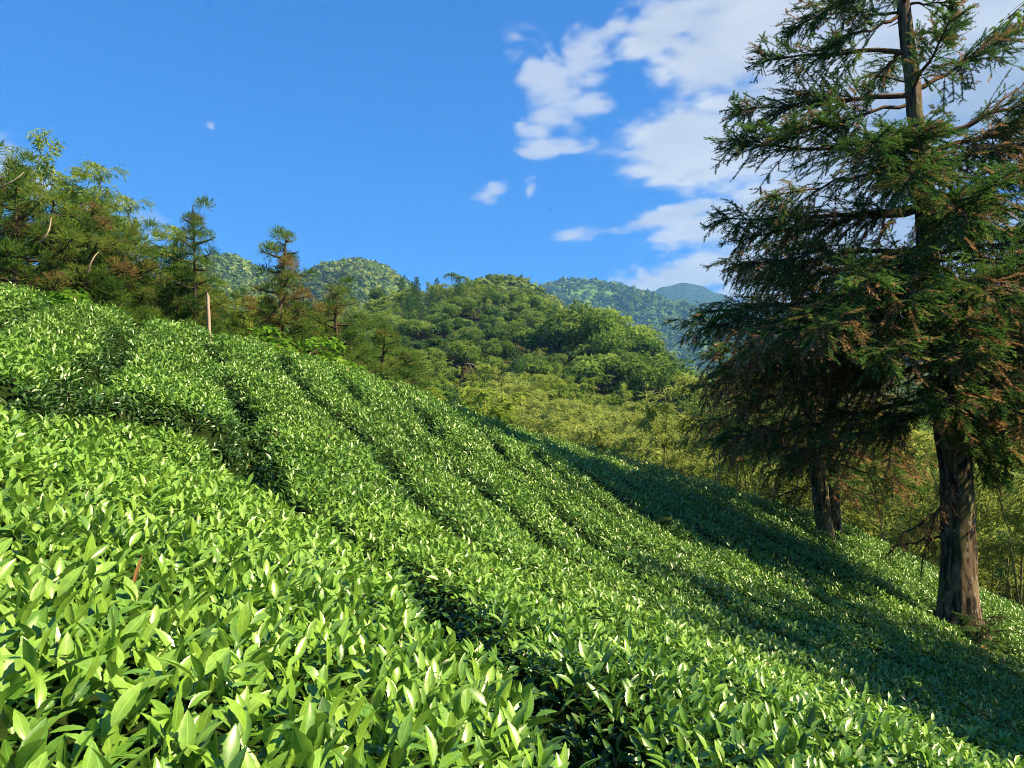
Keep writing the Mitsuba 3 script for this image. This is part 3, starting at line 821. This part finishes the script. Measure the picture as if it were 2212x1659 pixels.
def bamboo(name, h, culms, seed, bsdf, n=900, ll=.2, wl=.032, lean=.22, spread=.5, amax=3.1416, nb=26, bw=.17):
    global R
    R = np.random.default_rng(seed)
    wood, it = [], []
    for c in range(culms):
        a = R.uniform(-amax, amax)
        b = np.array([R.normal(0, spread), R.normal(0, spread), 0])
        hh = h * R.uniform(.78, 1.0)
        d = np.array([math.cos(a), math.sin(a), 0]) * lean * hh
        q = bez(b, b + d * .12 + [0, 0, hh * .75], b + d + [0, 0, hh * .97], 14)
        wood.append(tube(q, np.linspace(.045, .008, 14), 5))
        for i in range(nb):
            t = .30 + .70 * R.random() ** .75
            x = t * 13
            k = min(int(x), 12)
            o = q[k] + (q[k + 1] - q[k]) * (x - k)
            a2 = R.uniform(0, 6.28)
            bl = hh * bw * (1.15 - t * .75) * R.uniform(.6, 1.2)
            e = o + np.array([math.cos(a2), math.sin(a2), .35]) * bl
            tip = e + unit(np.array([math.cos(a2), math.sin(a2), -.5])) * bl * .5
            wood.append(tube([o, e, tip], [.008, .005, .002], 3))
            m = max(6, int(n / culms / nb))
            f = R.random(m)[:, None]
            p = np.where(f < .5, o + (e - o) * (.3 + 1.4 * f), e + (tip - e) * (f * 2 - 1)) + R.normal(0, .09 * bl + .03, (m, 3))
            dr_ = unit(np.array([math.cos(a2), math.sin(a2), -.45]) + R.normal(0, .55, (m, 3)))
            it.append((p, dr_, np.array([0, 0, 1.]) + R.normal(0, .4, (m, 3)), ll * R.uniform(.7, 1.3, m), wl * R.uniform(.8, 1.3, m), np.clip(R.normal(.35 + .35 * t, .2, m), 0, 1)))
    group(name, culm=mikit.ply(join(wood), 'culm', smooth=True), leaves=uvply(blades(it), bsdf))


def broadleaf(name, h, rad, lobes, seed, bsdf, per=190, ls=.34, flat=.62):
    global R
    R = np.random.default_rng(seed)
    wood = [tube(bez([0, 0, 0], [R.normal(0, .3), R.normal(0, .3), h * .3], [0, 0, h * .62], 6), np.linspace(.22, .12, 6), 7)]
    it = []
    for i in range(lobes):
        d = unit(np.array([R.normal(), R.normal(), abs(R.normal(0, .8)) - .15]))
        c = np.array([0, 0, h * .62]) + d * rad * np.array([1, 1, flat]) * R.uniform(.5, .95)
        s = rad * R.uniform(.18, .36)
        lt = R.normal(0, .15)
        wood.append(tube(bez([0, 0, h * .45], c * .5 + [0, 0, h * .28], c, 5), [.09, .07, .05, .035, .015], 5))
        n = int(per * (s / rad / .32) ** 2)
        u_ = unit(R.normal(0, 1, (n, 3)) + [0, 0, .45])
        p = c + u_ * s * np.array([1, 1, .72]) * R.uniform(.7, 1.05, (n, 1))
        a = unit(np.cross(u_, R.normal(0, 1, (n, 3))) + u_ * .35 - [0, 0, .25])
        it.append((p, a, u_ + R.normal(0, .35, (n, 3)), ls * R.uniform(.6, 1.3, n), ls * .5 * R.uniform(.7, 1.3, n), np.clip(R.normal(.42 + lt + .25 * u_[:, 2], .13, n), 0, 1)))
    group(name, trunk=mikit.ply(join(wood), 'branch_bark', smooth=True), crown=uvply(blades(it), bsdf))


def conifer(name, h, rad, seed):
    global R
    R = np.random.default_rng(seed)
    wood, it = [tube([[0, 0, 0], [0, 0, h * .5], [0, 0, h]], [.2, .12, .02], 6)], []
    n = 64
    for i in range(n):
        f = i / n
        z = h * (.12 + .88 * f)
        a = i * 2.4
        L = rad * (1 - f) ** .8 * R.uniform(.75, 1.15) + .15
        m = int(14 + 34 * (1 - f))
        t = R.random((m, 1)) ** .7
        d = np.array([math.cos(a), math.sin(a), -.12])
        p = np.array([0, 0, z]) + d * L * t + R.normal(0, .16, (m, 3)) * L * .6
        it.append((p, unit(d + [0, 0, .3] + R.normal(0, .5, (m, 3))), np.array([0, 0, 1.]) + R.normal(0, .5, (m, 3)), .55 * R.uniform(.6, 1.2, m), .14 * R.uniform(.7, 1.3, m), np.clip(R.normal(.45, .2, m), 0, 1)))
    group(name, trunk=mikit.ply(join(wood), 'branch_bark', smooth=True), crown=uvply(blades(it), 'dark_conifer'))


def palm(name, h, seed):
    global R
    R = np.random.default_rng(seed)
    wood, it = [tube(bez([0, 0, 0], [.1, 0, h * .5], [.25, 0, h], 6), [.13, .11, .1, .1, .09, .08], 7)], []
    for i in range(13):
        a = i * 2.4
        d = np.array([math.cos(a), math.sin(a), 0])
        L = R.uniform(1.7, 2.2)
        top = np.array([.25, 0, h])
        q = bez(top, top + d * L * .55 + [0, 0, R.uniform(.6, 1.2)], top + d * L + [0, 0, R.uniform(-.9, .2)], 12)
        wood.append(tube(q, np.linspace(.03, .008, 12), 4))
        tg = unit(np.gradient(q, axis=0))
        for sg in (-1, 1):
            sd = unit(np.cross(tg, [0, 0, 1])) * sg
            it.append((q, unit(tg * .6 + sd - [0, 0, .35]), np.array([0, 0, 1.]) + sd * .2, np.full(12, .7), np.full(12, .10), np.full(12, .4)))
    group(name, trunk=mikit.ply(join(wood), 'branch_bark', smooth=True), fronds=uvply(blades(it), 'green_leaf'))


for i in range(4):
    cedar(f'cedar_kind_{i}', 8.0, [1.7, 1.35, 1.9, 1.5][i], [.10, .22, .06, .3][i], 100 + i)
cedar('cedar_kind_4', 8.0, 1.0, .42, 133, .62)
cedar('cedar_kind_5', 8.0, 1.15, .5, 134, .55)
for i in range(3):
    bamboo(f'bamboo_kind_{i}', 9.0, [2, 3, 1][i], 200 + i, 'bamboo_leaf', [2600, 3600, 1700][i], .21, .034, .10, .35, .5, 30, .115)
    bamboo(f'grove_kind_{i}', 9.0, [2, 2, 3][i], 220 + i, 'grove_leaf', [1900, 1700, 2400][i], .34, .055, .16, .35, 3.1416, 15)
    bamboo(f'plume_kind_{i}', 9.0, [4, 5, 3][i], 240 + i, 'bamboo_leaf', [1500, 1900, 1300][i], .62, .15, .28, 1.1)
for i in range(5):
    broadleaf(f'broadleaf_kind_{i}', 9.0, [3.6, 3.0, 4.2, 3.3, 2.6][i], [34, 26, 44, 30, 22][i], 300 + i, ['green_leaf', 'deep_leaf', 'green_leaf', 'deep_leaf', 'deep_leaf'][i], 120, .50, [.8, .95, .75, 1.1, .85][i])
broadleaf('shrub_kind', 2.0, 1.1, 18, 320, 'bright_leaf', 260, .10, .7)
broadleaf('dark_shrub_kind', 2.0, 1.0, 22, 321, 'green_leaf', 330, .085, .9)
for i in range(3):
    conifer(f'conifer_kind_{i}', 10.0, [1.9, 1.5, 2.2][i], 340 + i)
palm('palm_kind', 8.0, 350)
R = np.random.default_rng(11)


def copy(kind, name, p, h, h0, label, cat, group_=None, rz=None, wide=1.0, lean=(0, 0)):
    k = number(name)
    s = h / h0
    m = np.eye(4)
    a = R.uniform(0, 6.28) if rz is None else rz
    m[:3, :3] = np.array([[1, 0, lean[0]], [0, 1, lean[1]], [0, 0, 1]]) @ np.array([[math.cos(a), -math.sin(a), 0], [math.sin(a), math.cos(a), 0], [0, 0, 1]]) @ np.diag([s * wide, s * wide, s])
    m[:3, 3] = np.asarray(p) - [0, 0, .15]
    scene[k] = {'type': 'instance', 'to_world': T4(m), 'kind': {'type': 'ref', 'id': kind}}
    tag(k, label, cat, group_)
    return k


def grow(kind, name, px, Y, top, h0, label, cat, group_=None, **kw):
    p = spot(px, Y)
    return copy(kind, name, p, max(1.2, height_to(p, top)), h0, label, cat, group_, **kw)


# the wood above the left end of the field
grow('cedar_kind_0', 'cedar_tree', 22, 14.5, 330, 8, 'brown-tufted cedar at the far left edge of the wood', 'cedar tree', wide=1.1)
grow('cedar_kind_1', 'cedar_tree', -60, 15.0, 300, 8, 'cedar half cut off by the left edge', 'cedar tree', wide=1.0)
grow('cedar_kind_2', 'cedar_tree', 95, 15.2, 415, 8, 'bushy brown cedar second from the left edge', 'cedar tree', wide=1.3)
grow('cedar_kind_3', 'cedar_tree', 160, 16.0, 425, 8, 'olive cedar below the second bamboo top', 'cedar tree', wide=1.25)
grow('cedar_kind_0', 'cedar_tree', 225, 16.6, 470, 8, 'rust-tipped cedar with a pale crooked limb', 'cedar tree', wide=1.2)
grow('cedar_kind_1', 'cedar_tree', 305, 17.2, 478, 8, 'cedar with a rusty pointed top left of the tall slender cedar', 'cedar tree', wide=1.15)
grow('cedar_kind_4', 'cedar_tree', 420, 17.6, 432, 8, 'tall slender cedar with a bare trunk and dark rounded top', 'cedar tree', wide=1.0)
grow('cedar_kind_3', 'cedar_tree', 355, 18.0, 560, 8, 'low dark cedar at the foot of the tall slender cedar', 'cedar tree', wide=1.4)
grow('cedar_kind_5', 'cedar_tree', 590, 19.5, 496, 8, 'thin gappy cedar standing alone against the sky', 'cedar tree', wide=1.15)
grow('cedar_kind_2', 'cedar_tree', 600, 20.2, 625, 8, 'dense low cedar around the foot of the lone gappy cedar', 'cedar tree', wide=1.3)
grow('cedar_kind_2', 'cedar_tree', 742, 23., 603, 8, 'dark cedar with a twin rounded top at the field edge', 'cedar tree', wide=1.25)
grow('cedar_kind_1', 'cedar_tree', 690, 22.5, 690, 8, 'short cedar left of the twin-topped cedar', 'cedar tree', wide=1.3)
grow('cedar_kind_0', 'cedar_tree', 815, 25., 688, 8, 'cedar with dead rust twigs right of the twin-topped cedar', 'cedar tree', wide=1.4)
grow('cedar_kind_3', 'cedar_tree', 860, 27., 745, 8, 'lowest cedar along the field edge, near the bright bamboo', 'cedar tree', wide=1.5)
grow('cedar_kind_3', 'cedar_tree', 645, 21.5, 700, 8, 'small cedar between the lone cedar and the twin-topped cedar', 'cedar tree', wide=1.5)
grow('bamboo_kind_0', 'bamboo', 40, 18.0, 205, 9, 'tallest bamboo, its tip standing highest over the left wood', 'bamboo', wide=.9, rz=0.)
grow('bamboo_kind_1', 'bamboo', 150, 18.5, 285, 9, 'feathery bamboo top second from the left', 'bamboo', wide=.9, rz=0.)
grow('bamboo_kind_0', 'bamboo', 105, 19.0, 335, 9, 'bamboo between the two tallest tips', 'bamboo', wide=.9, rz=0.)
grow('bamboo_kind_1', 'bamboo', 222, 19.0, 362, 9, 'bamboo with drooping tips right of the rust-tipped cedar', 'bamboo', wide=.9, rz=0.)
grow('bamboo_kind_1', 'bamboo', 330, 19.0, 432, 9, 'pale bamboo leaning against the tall slender cedar', 'bamboo', wide=1.0, rz=0.)
grow('bamboo_kind_2', 'bamboo', 470, 20.5, 575, 9, 'yellowish bamboo right of the tall slender cedar', 'bamboo', wide=1.1, rz=0.)
grow('bamboo_kind_1', 'bamboo', 512, 22., 600, 9, 'yellow-green bamboo left of the lone gappy cedar', 'bamboo', wide=1.2, rz=0.)
grow('bamboo_kind_0', 'bamboo', 545, 24., 590, 9, 'thin bamboo spray left of the lone gappy cedar', 'bamboo', wide=1., rz=0.)
grow('bamboo_kind_1', 'bamboo', 660, 26., 655, 9, 'yellow-green bamboo behind the small cedars', 'bamboo', wide=1.2, rz=0.)
grow('plume_kind_0', 'bamboo', 962, 30., 818, 9, 'brightest yellow-green bamboo at the field edge', 'bamboo', wide=1.3)
grow('plume_kind_1', 'bamboo', 912, 31., 805, 9, 'yellow-green bamboo left of the brightest one', 'bamboo', wide=1.2)
grow('shrub_kind', 'shrub', 552, 17.6, 702, 2, 'small bright green shrub at the field edge', 'shrub', wide=1.6)
grow('shrub_kind', 'shrub', 140, 14.6, 628, 2, 'yellowish bush under the left cedars', 'shrub', wide=1.2)
for px in (12, 118, 205, 330, 372, 500, 545, 640, 668, 705, 770, 835, 880):
    Y = np.interp(px, [0, 300, 600, 900], [14.6, 17.2, 19.4, 23]) + R.uniform(0, 1.5)
    copy('dark_shrub_kind', 'undergrowth_shrub', spot(px, Y), R.uniform(1.5, 2.6), 2, 'dark leafy shrub in the shade under the edge trees', 'shrub', 'shrubs along the upper field edge', wide=R.uniform(.9, 1.4))
for px in range(-30, 520, 42):
    Y = np.interp(px, [0, 300, 600], [17, 20, 23]) + R.uniform(0, 3)
    copy(f'cedar_kind_{int(R.integers(0, 4))}', 'shaded_cedar', spot(px + R.normal(0, 10), Y), R.uniform(4.2, 5.6), 8, 'shaded cedar deep inside the left wood', 'cedar tree', 'cedars deep inside the left wood', wide=1.3)

# dead snag and its fallen limb
p = spot(457, 16.6)
sn = number('dead_snag')
tag(sn, 'pale broken dead trunk leaning beside the tall slender cedar', 'dead tree')
tipz = at(449, 641, 16.6)
scene[sn + '__trunk'] = mikit.ply(tube([p, p * .5 + tipz * .5 + [.03, 0, 0], tipz, tipz + [-.02, 0, .10]], [.05, .044, .035, .008], 9), 'pale_wood', smooth=True)
scene[sn + '__branch'] = mikit.ply(tube(bez(p + [0, 0, .15], p + [-.5, .1, .45], p + [-1.0, .2, .35], 6), np.linspace(.03, .012, 6), 6), 'pale_wood', smooth=True)
scene[sn + '__branch_001'] = mikit.ply(tube(bez(p + [-.5, .1, .1], p + [-.36, .1, .6], p + [-.28, .1, 1.1], 6), np.linspace(.035, .015, 6), 6), 'pale_wood', smooth=True)
p = spot(400, 16.9)
# pale crooked limbs among the left cedars
for k, (ax, ay, bx_, by_, cx, cy, Y, lab) in enumerate([(190, 588, 196, 560, 212, 545, 14.9, 'pale bare limb in the rust-tipped cedar'), (0, 405, 28, 395, 52, 372, 14.0, 'pale bare limb curving at the far left'), (85, 525, 110, 505, 110, 470, 14.3, 'pale hooked limb below the tallest bamboo')]):
    kk = number('bare_limb')
    scene[kk] = mikit.ply(tube(bez(at(ax, ay, Y), at(bx_, by_, Y - .15), at(cx, cy, Y), 8), np.linspace(.022, .009, 8), 6), 'pale_wood', smooth=True)
    tag(kk, lab, 'branch')

# ------------------------------------------------------------------ the wooded hillside across the valley
def poisson(px0, px1, r0, r1, gap, tries, keep=None):
    out, cell = [], {}
    for _ in range(tries):
        px = R.uniform(px0, px1)
        r = math.sqrt(R.uniform(r0 * r0, r1 * r1))
        a = math.atan((px - 1106) / FOC)
        x, y = r * math.sin(a), r * math.cos(a)
        g = gap(r)
        c = (int(x // 12), int(y // 12))
        if any((x - u) ** 2 + (y - v) ** 2 < g * g for i in (-1, 0, 1) for j in (-1, 0, 1) for u, v in cell.get((c[0] + i, c[1] + j), ())):
            continue
        cell.setdefault(c, []).append((x, y))
        out.append((px, r, x, y))
    return out


grove = [q for q in poisson(1080, 2420, 29, 66, lambda r: 2.0, 5000) if q[1] > 29 + max(0, (1500 - q[0])) * .035][:299]
for px, r, x, y in grove:
    z = gz(x, y)
    copy(f'grove_kind_{int(R.integers(0, 3))}', 'grove_bamboo', (x, y, z), R.uniform(7.2, 9.6), 9, 'yellow-green bamboo in the dense grove below the tea field', 'bamboo', 'bamboo grove below the tea field', wide=1.15)

big = [('broadleaf_kind_2', 1265, 118, 647, 'tallest rounded tree on the right shoulder of the wooded hill', 1.0), ('broadleaf_kind_0', 1205, 122, 668, 'dark spreading tree left of the tallest rounded tree', 1.1), ('broadleaf_kind_2', 1335, 112, 690, 'olive domed tree right of the tallest rounded tree', 1.0),
       ('broadleaf_kind_0', 1300, 100, 742, 'yellow-green tree below the tallest rounded tree', 1.2), ('broadleaf_kind_3', 1375, 105, 728, 'round tree descending the right shoulder of the hill', 1.1), ('broadleaf_kind_2', 1425, 100, 765, 'last large tree low on the right shoulder of the hill', 1.1), ('broadleaf_kind_1', 1150, 125, 690, 'olive tree near the middle of the hill', 1.1)]
taken = []
for kind, px, Y, top, lab, w in big:
    k = grow(kind, 'hill_tree', px, Y, top, 9 * 1.0, lab, 'tree', wide=w)
    taken.append((spot(px, Y)[0], Y))
for px, Y, top, lab in ((975, 196, 603, 'left palm of the pair on the ridge'), (990, 200, 601, 'right palm of the pair on the ridge'), (1074, 190, 606, 'lone palm on the ridge right of the pair')):
    p = spot(px, Y)
    copy('palm_kind', 'palm_tree', p, max(9, height_to(p, top)), 8, lab, 'palm tree')
cnt = dict(b=0, p=0, c=0)
for px, r, x, y in poisson(430, 2480, 46, 222, lambda r: 2.5 + .0155 * r, 26000):
    if px > 1080 and r < 66 or any((x - u) ** 2 + (y - v) ** 2 < 20 for u, v in taken):
        continue
    if px > 1450 and r > 150:
        continue
    z = gz(x, y)
    n = float(meshkit.fbm(np.array([x / 28, y / 28, 3.]), 3, 9)) + R.normal(0, .07)
    s = .60 + .0014 * r
    pb = .53 if px < 1200 else .62
    cz = float(sstep(960, 920, px) * sstep(840, 870, px))
    if (cz > .4 and r > 140 and R.random() < .7 or R.random() < .04) and cnt['c'] < 290:
        cnt['c'] += 1
        copy(f'conifer_kind_{int(R.integers(0, 3))}', 'dark_conifer', (x, y, z), 9.5 * s * R.uniform(.8, 1.25), 10, 'dark pointed conifer on the wooded hill', 'conifer', 'dark conifers on the wooded hill')
    elif n > pb - .02 and cnt['p'] < 299:
        cnt['p'] += 1
        copy(f'plume_kind_{int(R.integers(0, 3))}', 'hill_bamboo', (x, y, z), 8.2 * s * R.uniform(.85, 1.2), 9, 'yellow-green bamboo clump on the wooded hill', 'bamboo', 'bamboo clumps on the wooded hill', wide=1.15)
    elif cnt['b'] < 299:
        cnt['b'] += 1
        copy(f'broadleaf_kind_{int(R.integers(0, 5))}', 'hillside_tree', (x, y, z), 8.3 * s * R.uniform(.75, 1.2), 9, 'rounded broadleaf tree in the wood across the valley', 'tree', 'broadleaf trees on the wooded hill', wide=1.05)
print(len(grove), cnt)

# fallen pale branches on the hillside
kk = number('dead_branch')
q0 = at(1003, 785, 88.)
scene[kk] = mikit.ply(join([tube(bez(q0, q0 + [.9, -.3, .1], q0 + [1.7, 0, -.5], 6), np.linspace(.05, .02, 6), 5), tube(bez(q0 + [.6, 0, 0], q0 + [.9, -.3, -.7], q0 + [1.2, -.2, -1.3], 5), np.linspace(.04, .015, 5), 5)]), 'pale_wood', smooth=True)
tag(kk, 'bleached forked dead branch lying among the bamboo on the hill', 'branch')


# ------------------------------------------------------------------ far woods
def far_wood(key, label, boxes, n, size, per, w0=.17, tone0=.42):
    V, F, UV, m = [], [], [], 0
    for px0, px1, r0, r1, share in boxes:
        k = int(n * share)
        px = R.uniform(px0, px1, k)
        r = np.sqrt(R.uniform(r0 ** 2, r1 ** 2, k))
        a = np.arctan((px - 1106) / FOC)
        x, y = r * np.sin(a), r * np.cos(a)
        z = ground_z(x, y)
        s = size * R.uniform(.6, 1.35, k)
        tn = np.clip(R.normal(tone0, .2, k) + .3 * (meshkit.noise(np.stack([x / 60, y / 60, x * 0], -1), 5) - .5), 0, 1)
        d = unit(R.normal(0, 1, (k, per, 3)) + [0, 0, .5])
        c = np.stack([x, y, z], -1)[:, None] + d * (s[:, None, None] * np.array([.5, .5, .62])) * R.uniform(.7, 1.0, (k, per, 1)) + np.array([0, 0, .5]) * s[:, None, None]
        e1 = unit(np.cross(d, R.normal(0, 1, (k, per, 3))))
        e2 = np.cross(d, e1) + .5 * d * R.normal(0, 1, (k, per, 1))
        w = (s[:, None] * w0 * R.uniform(.6, 1.3, (k, per)))[..., None]
        tri = np.stack([c - e1 * w, c + e1 * w, c + e2 * w * 1.6], 2).reshape(-1, 3)
        V.append(tri)
        UV.append(np.repeat(np.stack([np.clip(tn[:, None] + R.normal(0, .1, (k, per)), 0, 1).ravel(), np.zeros(k * per)], -1), 3, 0))
    V, UV = np.vstack(V), np.vstack(UV)
    put(key, (V, np.arange(len(V)).reshape(-1, 3), UV), 'far_leaf')
    tag(key, label, 'forest', kind='stuff')


far_wood('ridge_wood', 'pale green trees on the ridge just behind the wooded hill', [(900, 1230, 240, 340, 1.)], 700, 6.5, 130, .12)
far_wood('mountain_wood', 'fine textured woods over the rounded mountain left of centre', [(300, 1010, 480, 735, 1.)], 6000, 8., 36, .15)
far_wood('far_mountain_wood', 'blue-green woods over the long mountain right of centre', [(1080, 2320, 900, 1470, 1.)], 8000, 16., 36, .17, .2)


def drape(key, px0, px1, r0, r1, lift, bsdf, label, shape=1.0):
    """a field laid over the far slopes"""
    A, Rr = np.meshgrid(np.linspace(0, 1, 26), np.linspace(0, 1, 26))
    w = 1 - shape * (1 - Rr) * .8
    px = (px0 + px1) / 2 + (A - .5) * (px1 - px0) * w
    r = r0 + (r1 - r0) * Rr
    a = np.arctan((px - 1106) / FOC)
    x, y = (r * np.sin(a)).ravel(), (r * np.cos(a)).ravel()
    v = np.stack([x, y, ground_z(x, y) + lift], -1)
    i, j = np.meshgrid(np.arange(25), np.arange(25), indexing='ij')
    q = np.stack([i * 26 + j, i * 26 + j + 1, (i + 1) * 26 + j + 1, (i + 1) * 26 + j], -1).reshape(-1, 4)
    scene[key] = mikit.ply((v, q), bsdf, smooth=True)
    tag(key, label, 'field', kind='structure')


drape('terrace', 652, 742, 655, 712, 7., 'terrace_tea', 'dark green tea terraces near the top of the rounded mountain', -.6)
drape('terrace_path', 640, 735, 640, 652, 7.2, 'path_earth', 'pale earth track below the far tea terraces', 0)
drape('meadow', 1225, 1345, 1330, 1445, 13., 'meadow_grass', 'light green field on top of the long blue mountain', .3)
drape('meadow_001', 1462, 1560, 1385, 1450, 12., 'meadow_grass', 'bright green meadow below the row of far trees', .2)
for px in (1424, 1433, 1441, 1463, 1471, 1480, 1488, 1496, 1504):
    a = math.atan((px - 1106) / FOC)
    x, y = 1452 * math.sin(a), 1452 * math.cos(a)
    copy(f'broadleaf_kind_{int(R.integers(0, 5))}', 'far_tree', (x, y, gz(x, y)), R.uniform(20, 30), 9, 'dark rounded tree in the row on the far shoulder', 'tree', 'trees in a row on the far shoulder')
for px, h in ((1163, 26), (1172, 32)):
    a = math.atan((px - 1106) / FOC)
    x, y = 1420 * math.sin(a), 1420 * math.cos(a)
    copy('broadleaf_kind_3', 'far_tree', (x, y, gz(x, y)), h, 9, 'small lone tree on the skyline left of the long mountain, ' + ('shorter' if h < 30 else 'taller') + ' of two', 'tree', wide=.7)

# broadleaf branch reaching in from the right above the fir
kk = 'broadleaf_tree'
tag(kk, 'leafy branch with long bright green leaves reaching in at the top right corner', 'tree')
gp = np.array([10.2, 9.4, gz(10.2, 9.4)])
b0, b1 = at(2420, -120, 9.6), at(2178, 40, 9.0)
scene[kk + '__trunk'] = mikit.ply(tube(bez(gp, gp + [.2, 0, 4], b0 + [.6, .2, .6], 9), np.linspace(.16, .07, 9), 9), 'branch_bark', smooth=True)
wd_, it = [], []
mainb = bez(b0 + [.5, .2, .4], (b0 + b1) / 2 + [0, 0, .25], b1, 12)
wd_.append(tube(mainb, np.linspace(.03, .004, 12), 5))
for i in range(22):
    t = R.uniform(.25, 1)
    k = min(int(t * 11), 10)
    o = mainb[k] + (mainb[k + 1] - mainb[k]) * (t * 11 - k)
    e = o + np.array([R.normal(-.12, .2), R.normal(0, .2), R.normal(-.18, .2)])
    wd_.append(tube([o, (o + e) / 2 + [0, 0, .03], e], [.006, .004, .002], 4))
    m = 7
    f = R.random((m, 1))
    it.append((o + (e - o) * f, unit(e - o + R.normal(0, .16, (m, 3)) + [0, 0, -.10]), np.array([0, 0, 1.]) + R.normal(0, .5, (m, 3)), R.uniform(.08, .13, m), R.uniform(.022, .034, m), R.uniform(.2, 1, m)))
scene[kk + '__branch'] = mikit.ply(join(wd_), 'branch_bark', smooth=True)
put(kk + '__branch__leaves', blades(it, 1), 'bright_leaf', True)


# ferns, a mossy stump and a sapling at the foot of the great fir
def fern(key, p, n, L, tone, label, az0=None, cat='fern'):
    tag(key, label, cat)
    for i in range(n):
        a = R.uniform(0, 6.28) if az0 is None else az0
        d = np.array([math.cos(a), math.sin(a), 0])
        q = bez(p, p + d * L * .5 + [0, 0, L * .65], p + d * L + [0, 0, L * .25], 16)
        tg = unit(np.gradient(q, axis=0))
        sd = unit(np.cross(tg, [0, 0, 1]))
        w = np.sin(np.linspace(.35, math.pi, 16)) * L * .26 + .01
        it = []
        for sg in (-1, 1):
            it.append((q, unit(sd * sg + tg * .45 - [0, 0, .15]), np.cross(sd, tg) + R.normal(0, .1, (16, 3)), w, w * .30 + .006, np.clip(R.normal(tone, .1, 16), 0, 1)))
        fr = number(key + '__frond')
        scene[fr] = mikit.ply(tube(q, np.linspace(.005, .002, 16), 4), 'twig', smooth=True)
        put(fr + '__leaflets', blades(it), 'fern_leaf')


for i, (px, py, Y, L, tone, lab) in enumerate([(2052, 1378, 13.2, .5, .25, 'bluish fern left of the fir trunk base'), (2100, 1392, 12.9, .55, .3, 'bluish fern in front of the fir trunk base'), (2140, 1400, 12.9, .5, .2, 'bluish fern right of the fir trunk base'),
                                               (2120, 1440, 12.3, .5, .6, 'yellow-green fern on the mossy stump'), (2075, 1412, 12.6, .45, .8, 'rusty fern below the fir trunk'), (2028, 1392, 13.0, .4, .5, 'small fern in the shade beside the fir')]):
    p = at(px, py, Y)
    p[2] = min(p[2], float(top_of(np.array([p[0]]), np.array([p[1]]), False)[0][0]) + .05)
    fern(number('fern'), p, 9, L, tone, lab)
p = at(1392, 1152, 12.0)
fern(number('fern'), p, 1, .62, .95, 'single yellowish fern frond sticking out of the tea in the middle of the slope', math.pi * .12)
sp_ = at(2118, 1436, 12.55)
st = trimesh.creation.icosphere(3)
vv = st.vertices * [.24, .24, .42]
vv = vv * (1 + .5 * (meshkit.fbm(vv * 6 + 4, 3, 3) - .5))[:, None] + sp_ - [0, 0, .12]
scene['tree_stump'] = mikit.ply((vv, st.faces), 'moss_earth', smooth=True)
tag('tree_stump', 'mossy orange-brown stump below the fir trunk at the field edge', 'stump')
kk = 'fir_sapling'
tag(kk, 'blue-green fir sapling against the right side of the great fir base', 'sapling')
p = at(2132, 1408, 13.2)
scene[kk + '__trunk'] = mikit.ply(tube([p - [0, 0, .3], p + [0, 0, .3], p + [.02, 0, .62]], [.014, .010, .004], 5), 'branch_bark', smooth=True)
for i in range(11):
    a, z = i * 2.4, .08 + .05 * i
    add_limb(kk, *fir_limb(p + [0, 0, z], p + np.array([math.cos(a) * .36, math.sin(a) * .36, z + .08]), .006, 0, 0, 40, .012, .035, .008, .1, .35))

# single odd leaves on the hedges
for px, py, Y, L, lab in ((22, 1012, 3.3, .075, 'orange withered leaf on the near hedge at the left edge'), (286, 1285, 1.9, .10, 'dry brown blade standing up in the near hedge'), (1490, 1076, 12.6, .08, 'yellow leaf on the tea hedge beside the long tree shadow')):
    kk = number('withered_leaf')
    p = at(px, py, Y)
    put(kk, leaves(p[None], np.array([[.7, -.2, .35]]) if L < .1 else np.array([[.1, 0, 1.]]), np.array([[0, -.5, .8]]), np.array([L]), np.array([L * (.4 if L < .1 else .12)]), np.array([.99]), 0), 'rust_leaf', True)
    tag(kk, lab, 'leaf')

# birds
for px, py, Y, sp2, lab in ((1188, 452, 70., .42, 'small dark bird gliding in the blue sky right of centre'), (747, 478, 110., .40, 'tiny distant bird high above the rounded mountain'), (939, 721, 45., .62, 'dark bird flying in front of the wooded hill')):
    kk = number('bird')
    p = at(px, py, Y)
    tag(kk, lab, 'bird')
    bdy = trimesh.creation.icosphere(2)
    bv_ = bdy.vertices * [sp2 * .30, sp2 * .075, sp2 * .07]
    scene[kk + '__body'] = mikit.ply((bv_ + p, bdy.faces), 'feather', smooth=True)
    for sg in (-1, 1):
        w = np.array([(.10, 0, .02), (-.06, 0, .02), (.06, sg * .25, .10), (-.07, sg * .25, .09), (-.05, sg * .52, .06)]) * sp2 + p
        scene[number(kk + '__wing')] = mikit.ply((np.vstack([w, w + [0, 0, .006]]), [(0, 2, 1), (1, 2, 3), (2, 4, 3), (5, 6, 7), (6, 8, 7), (7, 8, 9)]), 'feather')

# ------------------------------------------------------------------ the air
scene['air'] = {'type': 'homogeneous', 'albedo': {'type': 'rgb', 'value': [.20, .50, .95]}, 'sigma_t': 2.1e-4}
HB, HT, HX = -860.0, 740.0, 14000.0
scene['haze'] = {'type': 'cube', 'to_world': T().translate([0, 0, (HB + HT) / 2]).scale([HX, HX, (HT - HB) / 2]), 'bsdf': {'type': 'null'}, 'interior': {'type': 'ref', 'id': 'air'}}
labels['haze'] = {'label': 'thin blue mountain haze over the valley and far ridges', 'kind': 'stuff'}
scene['camera']['medium'] = {'type': 'ref', 'id': 'air'}
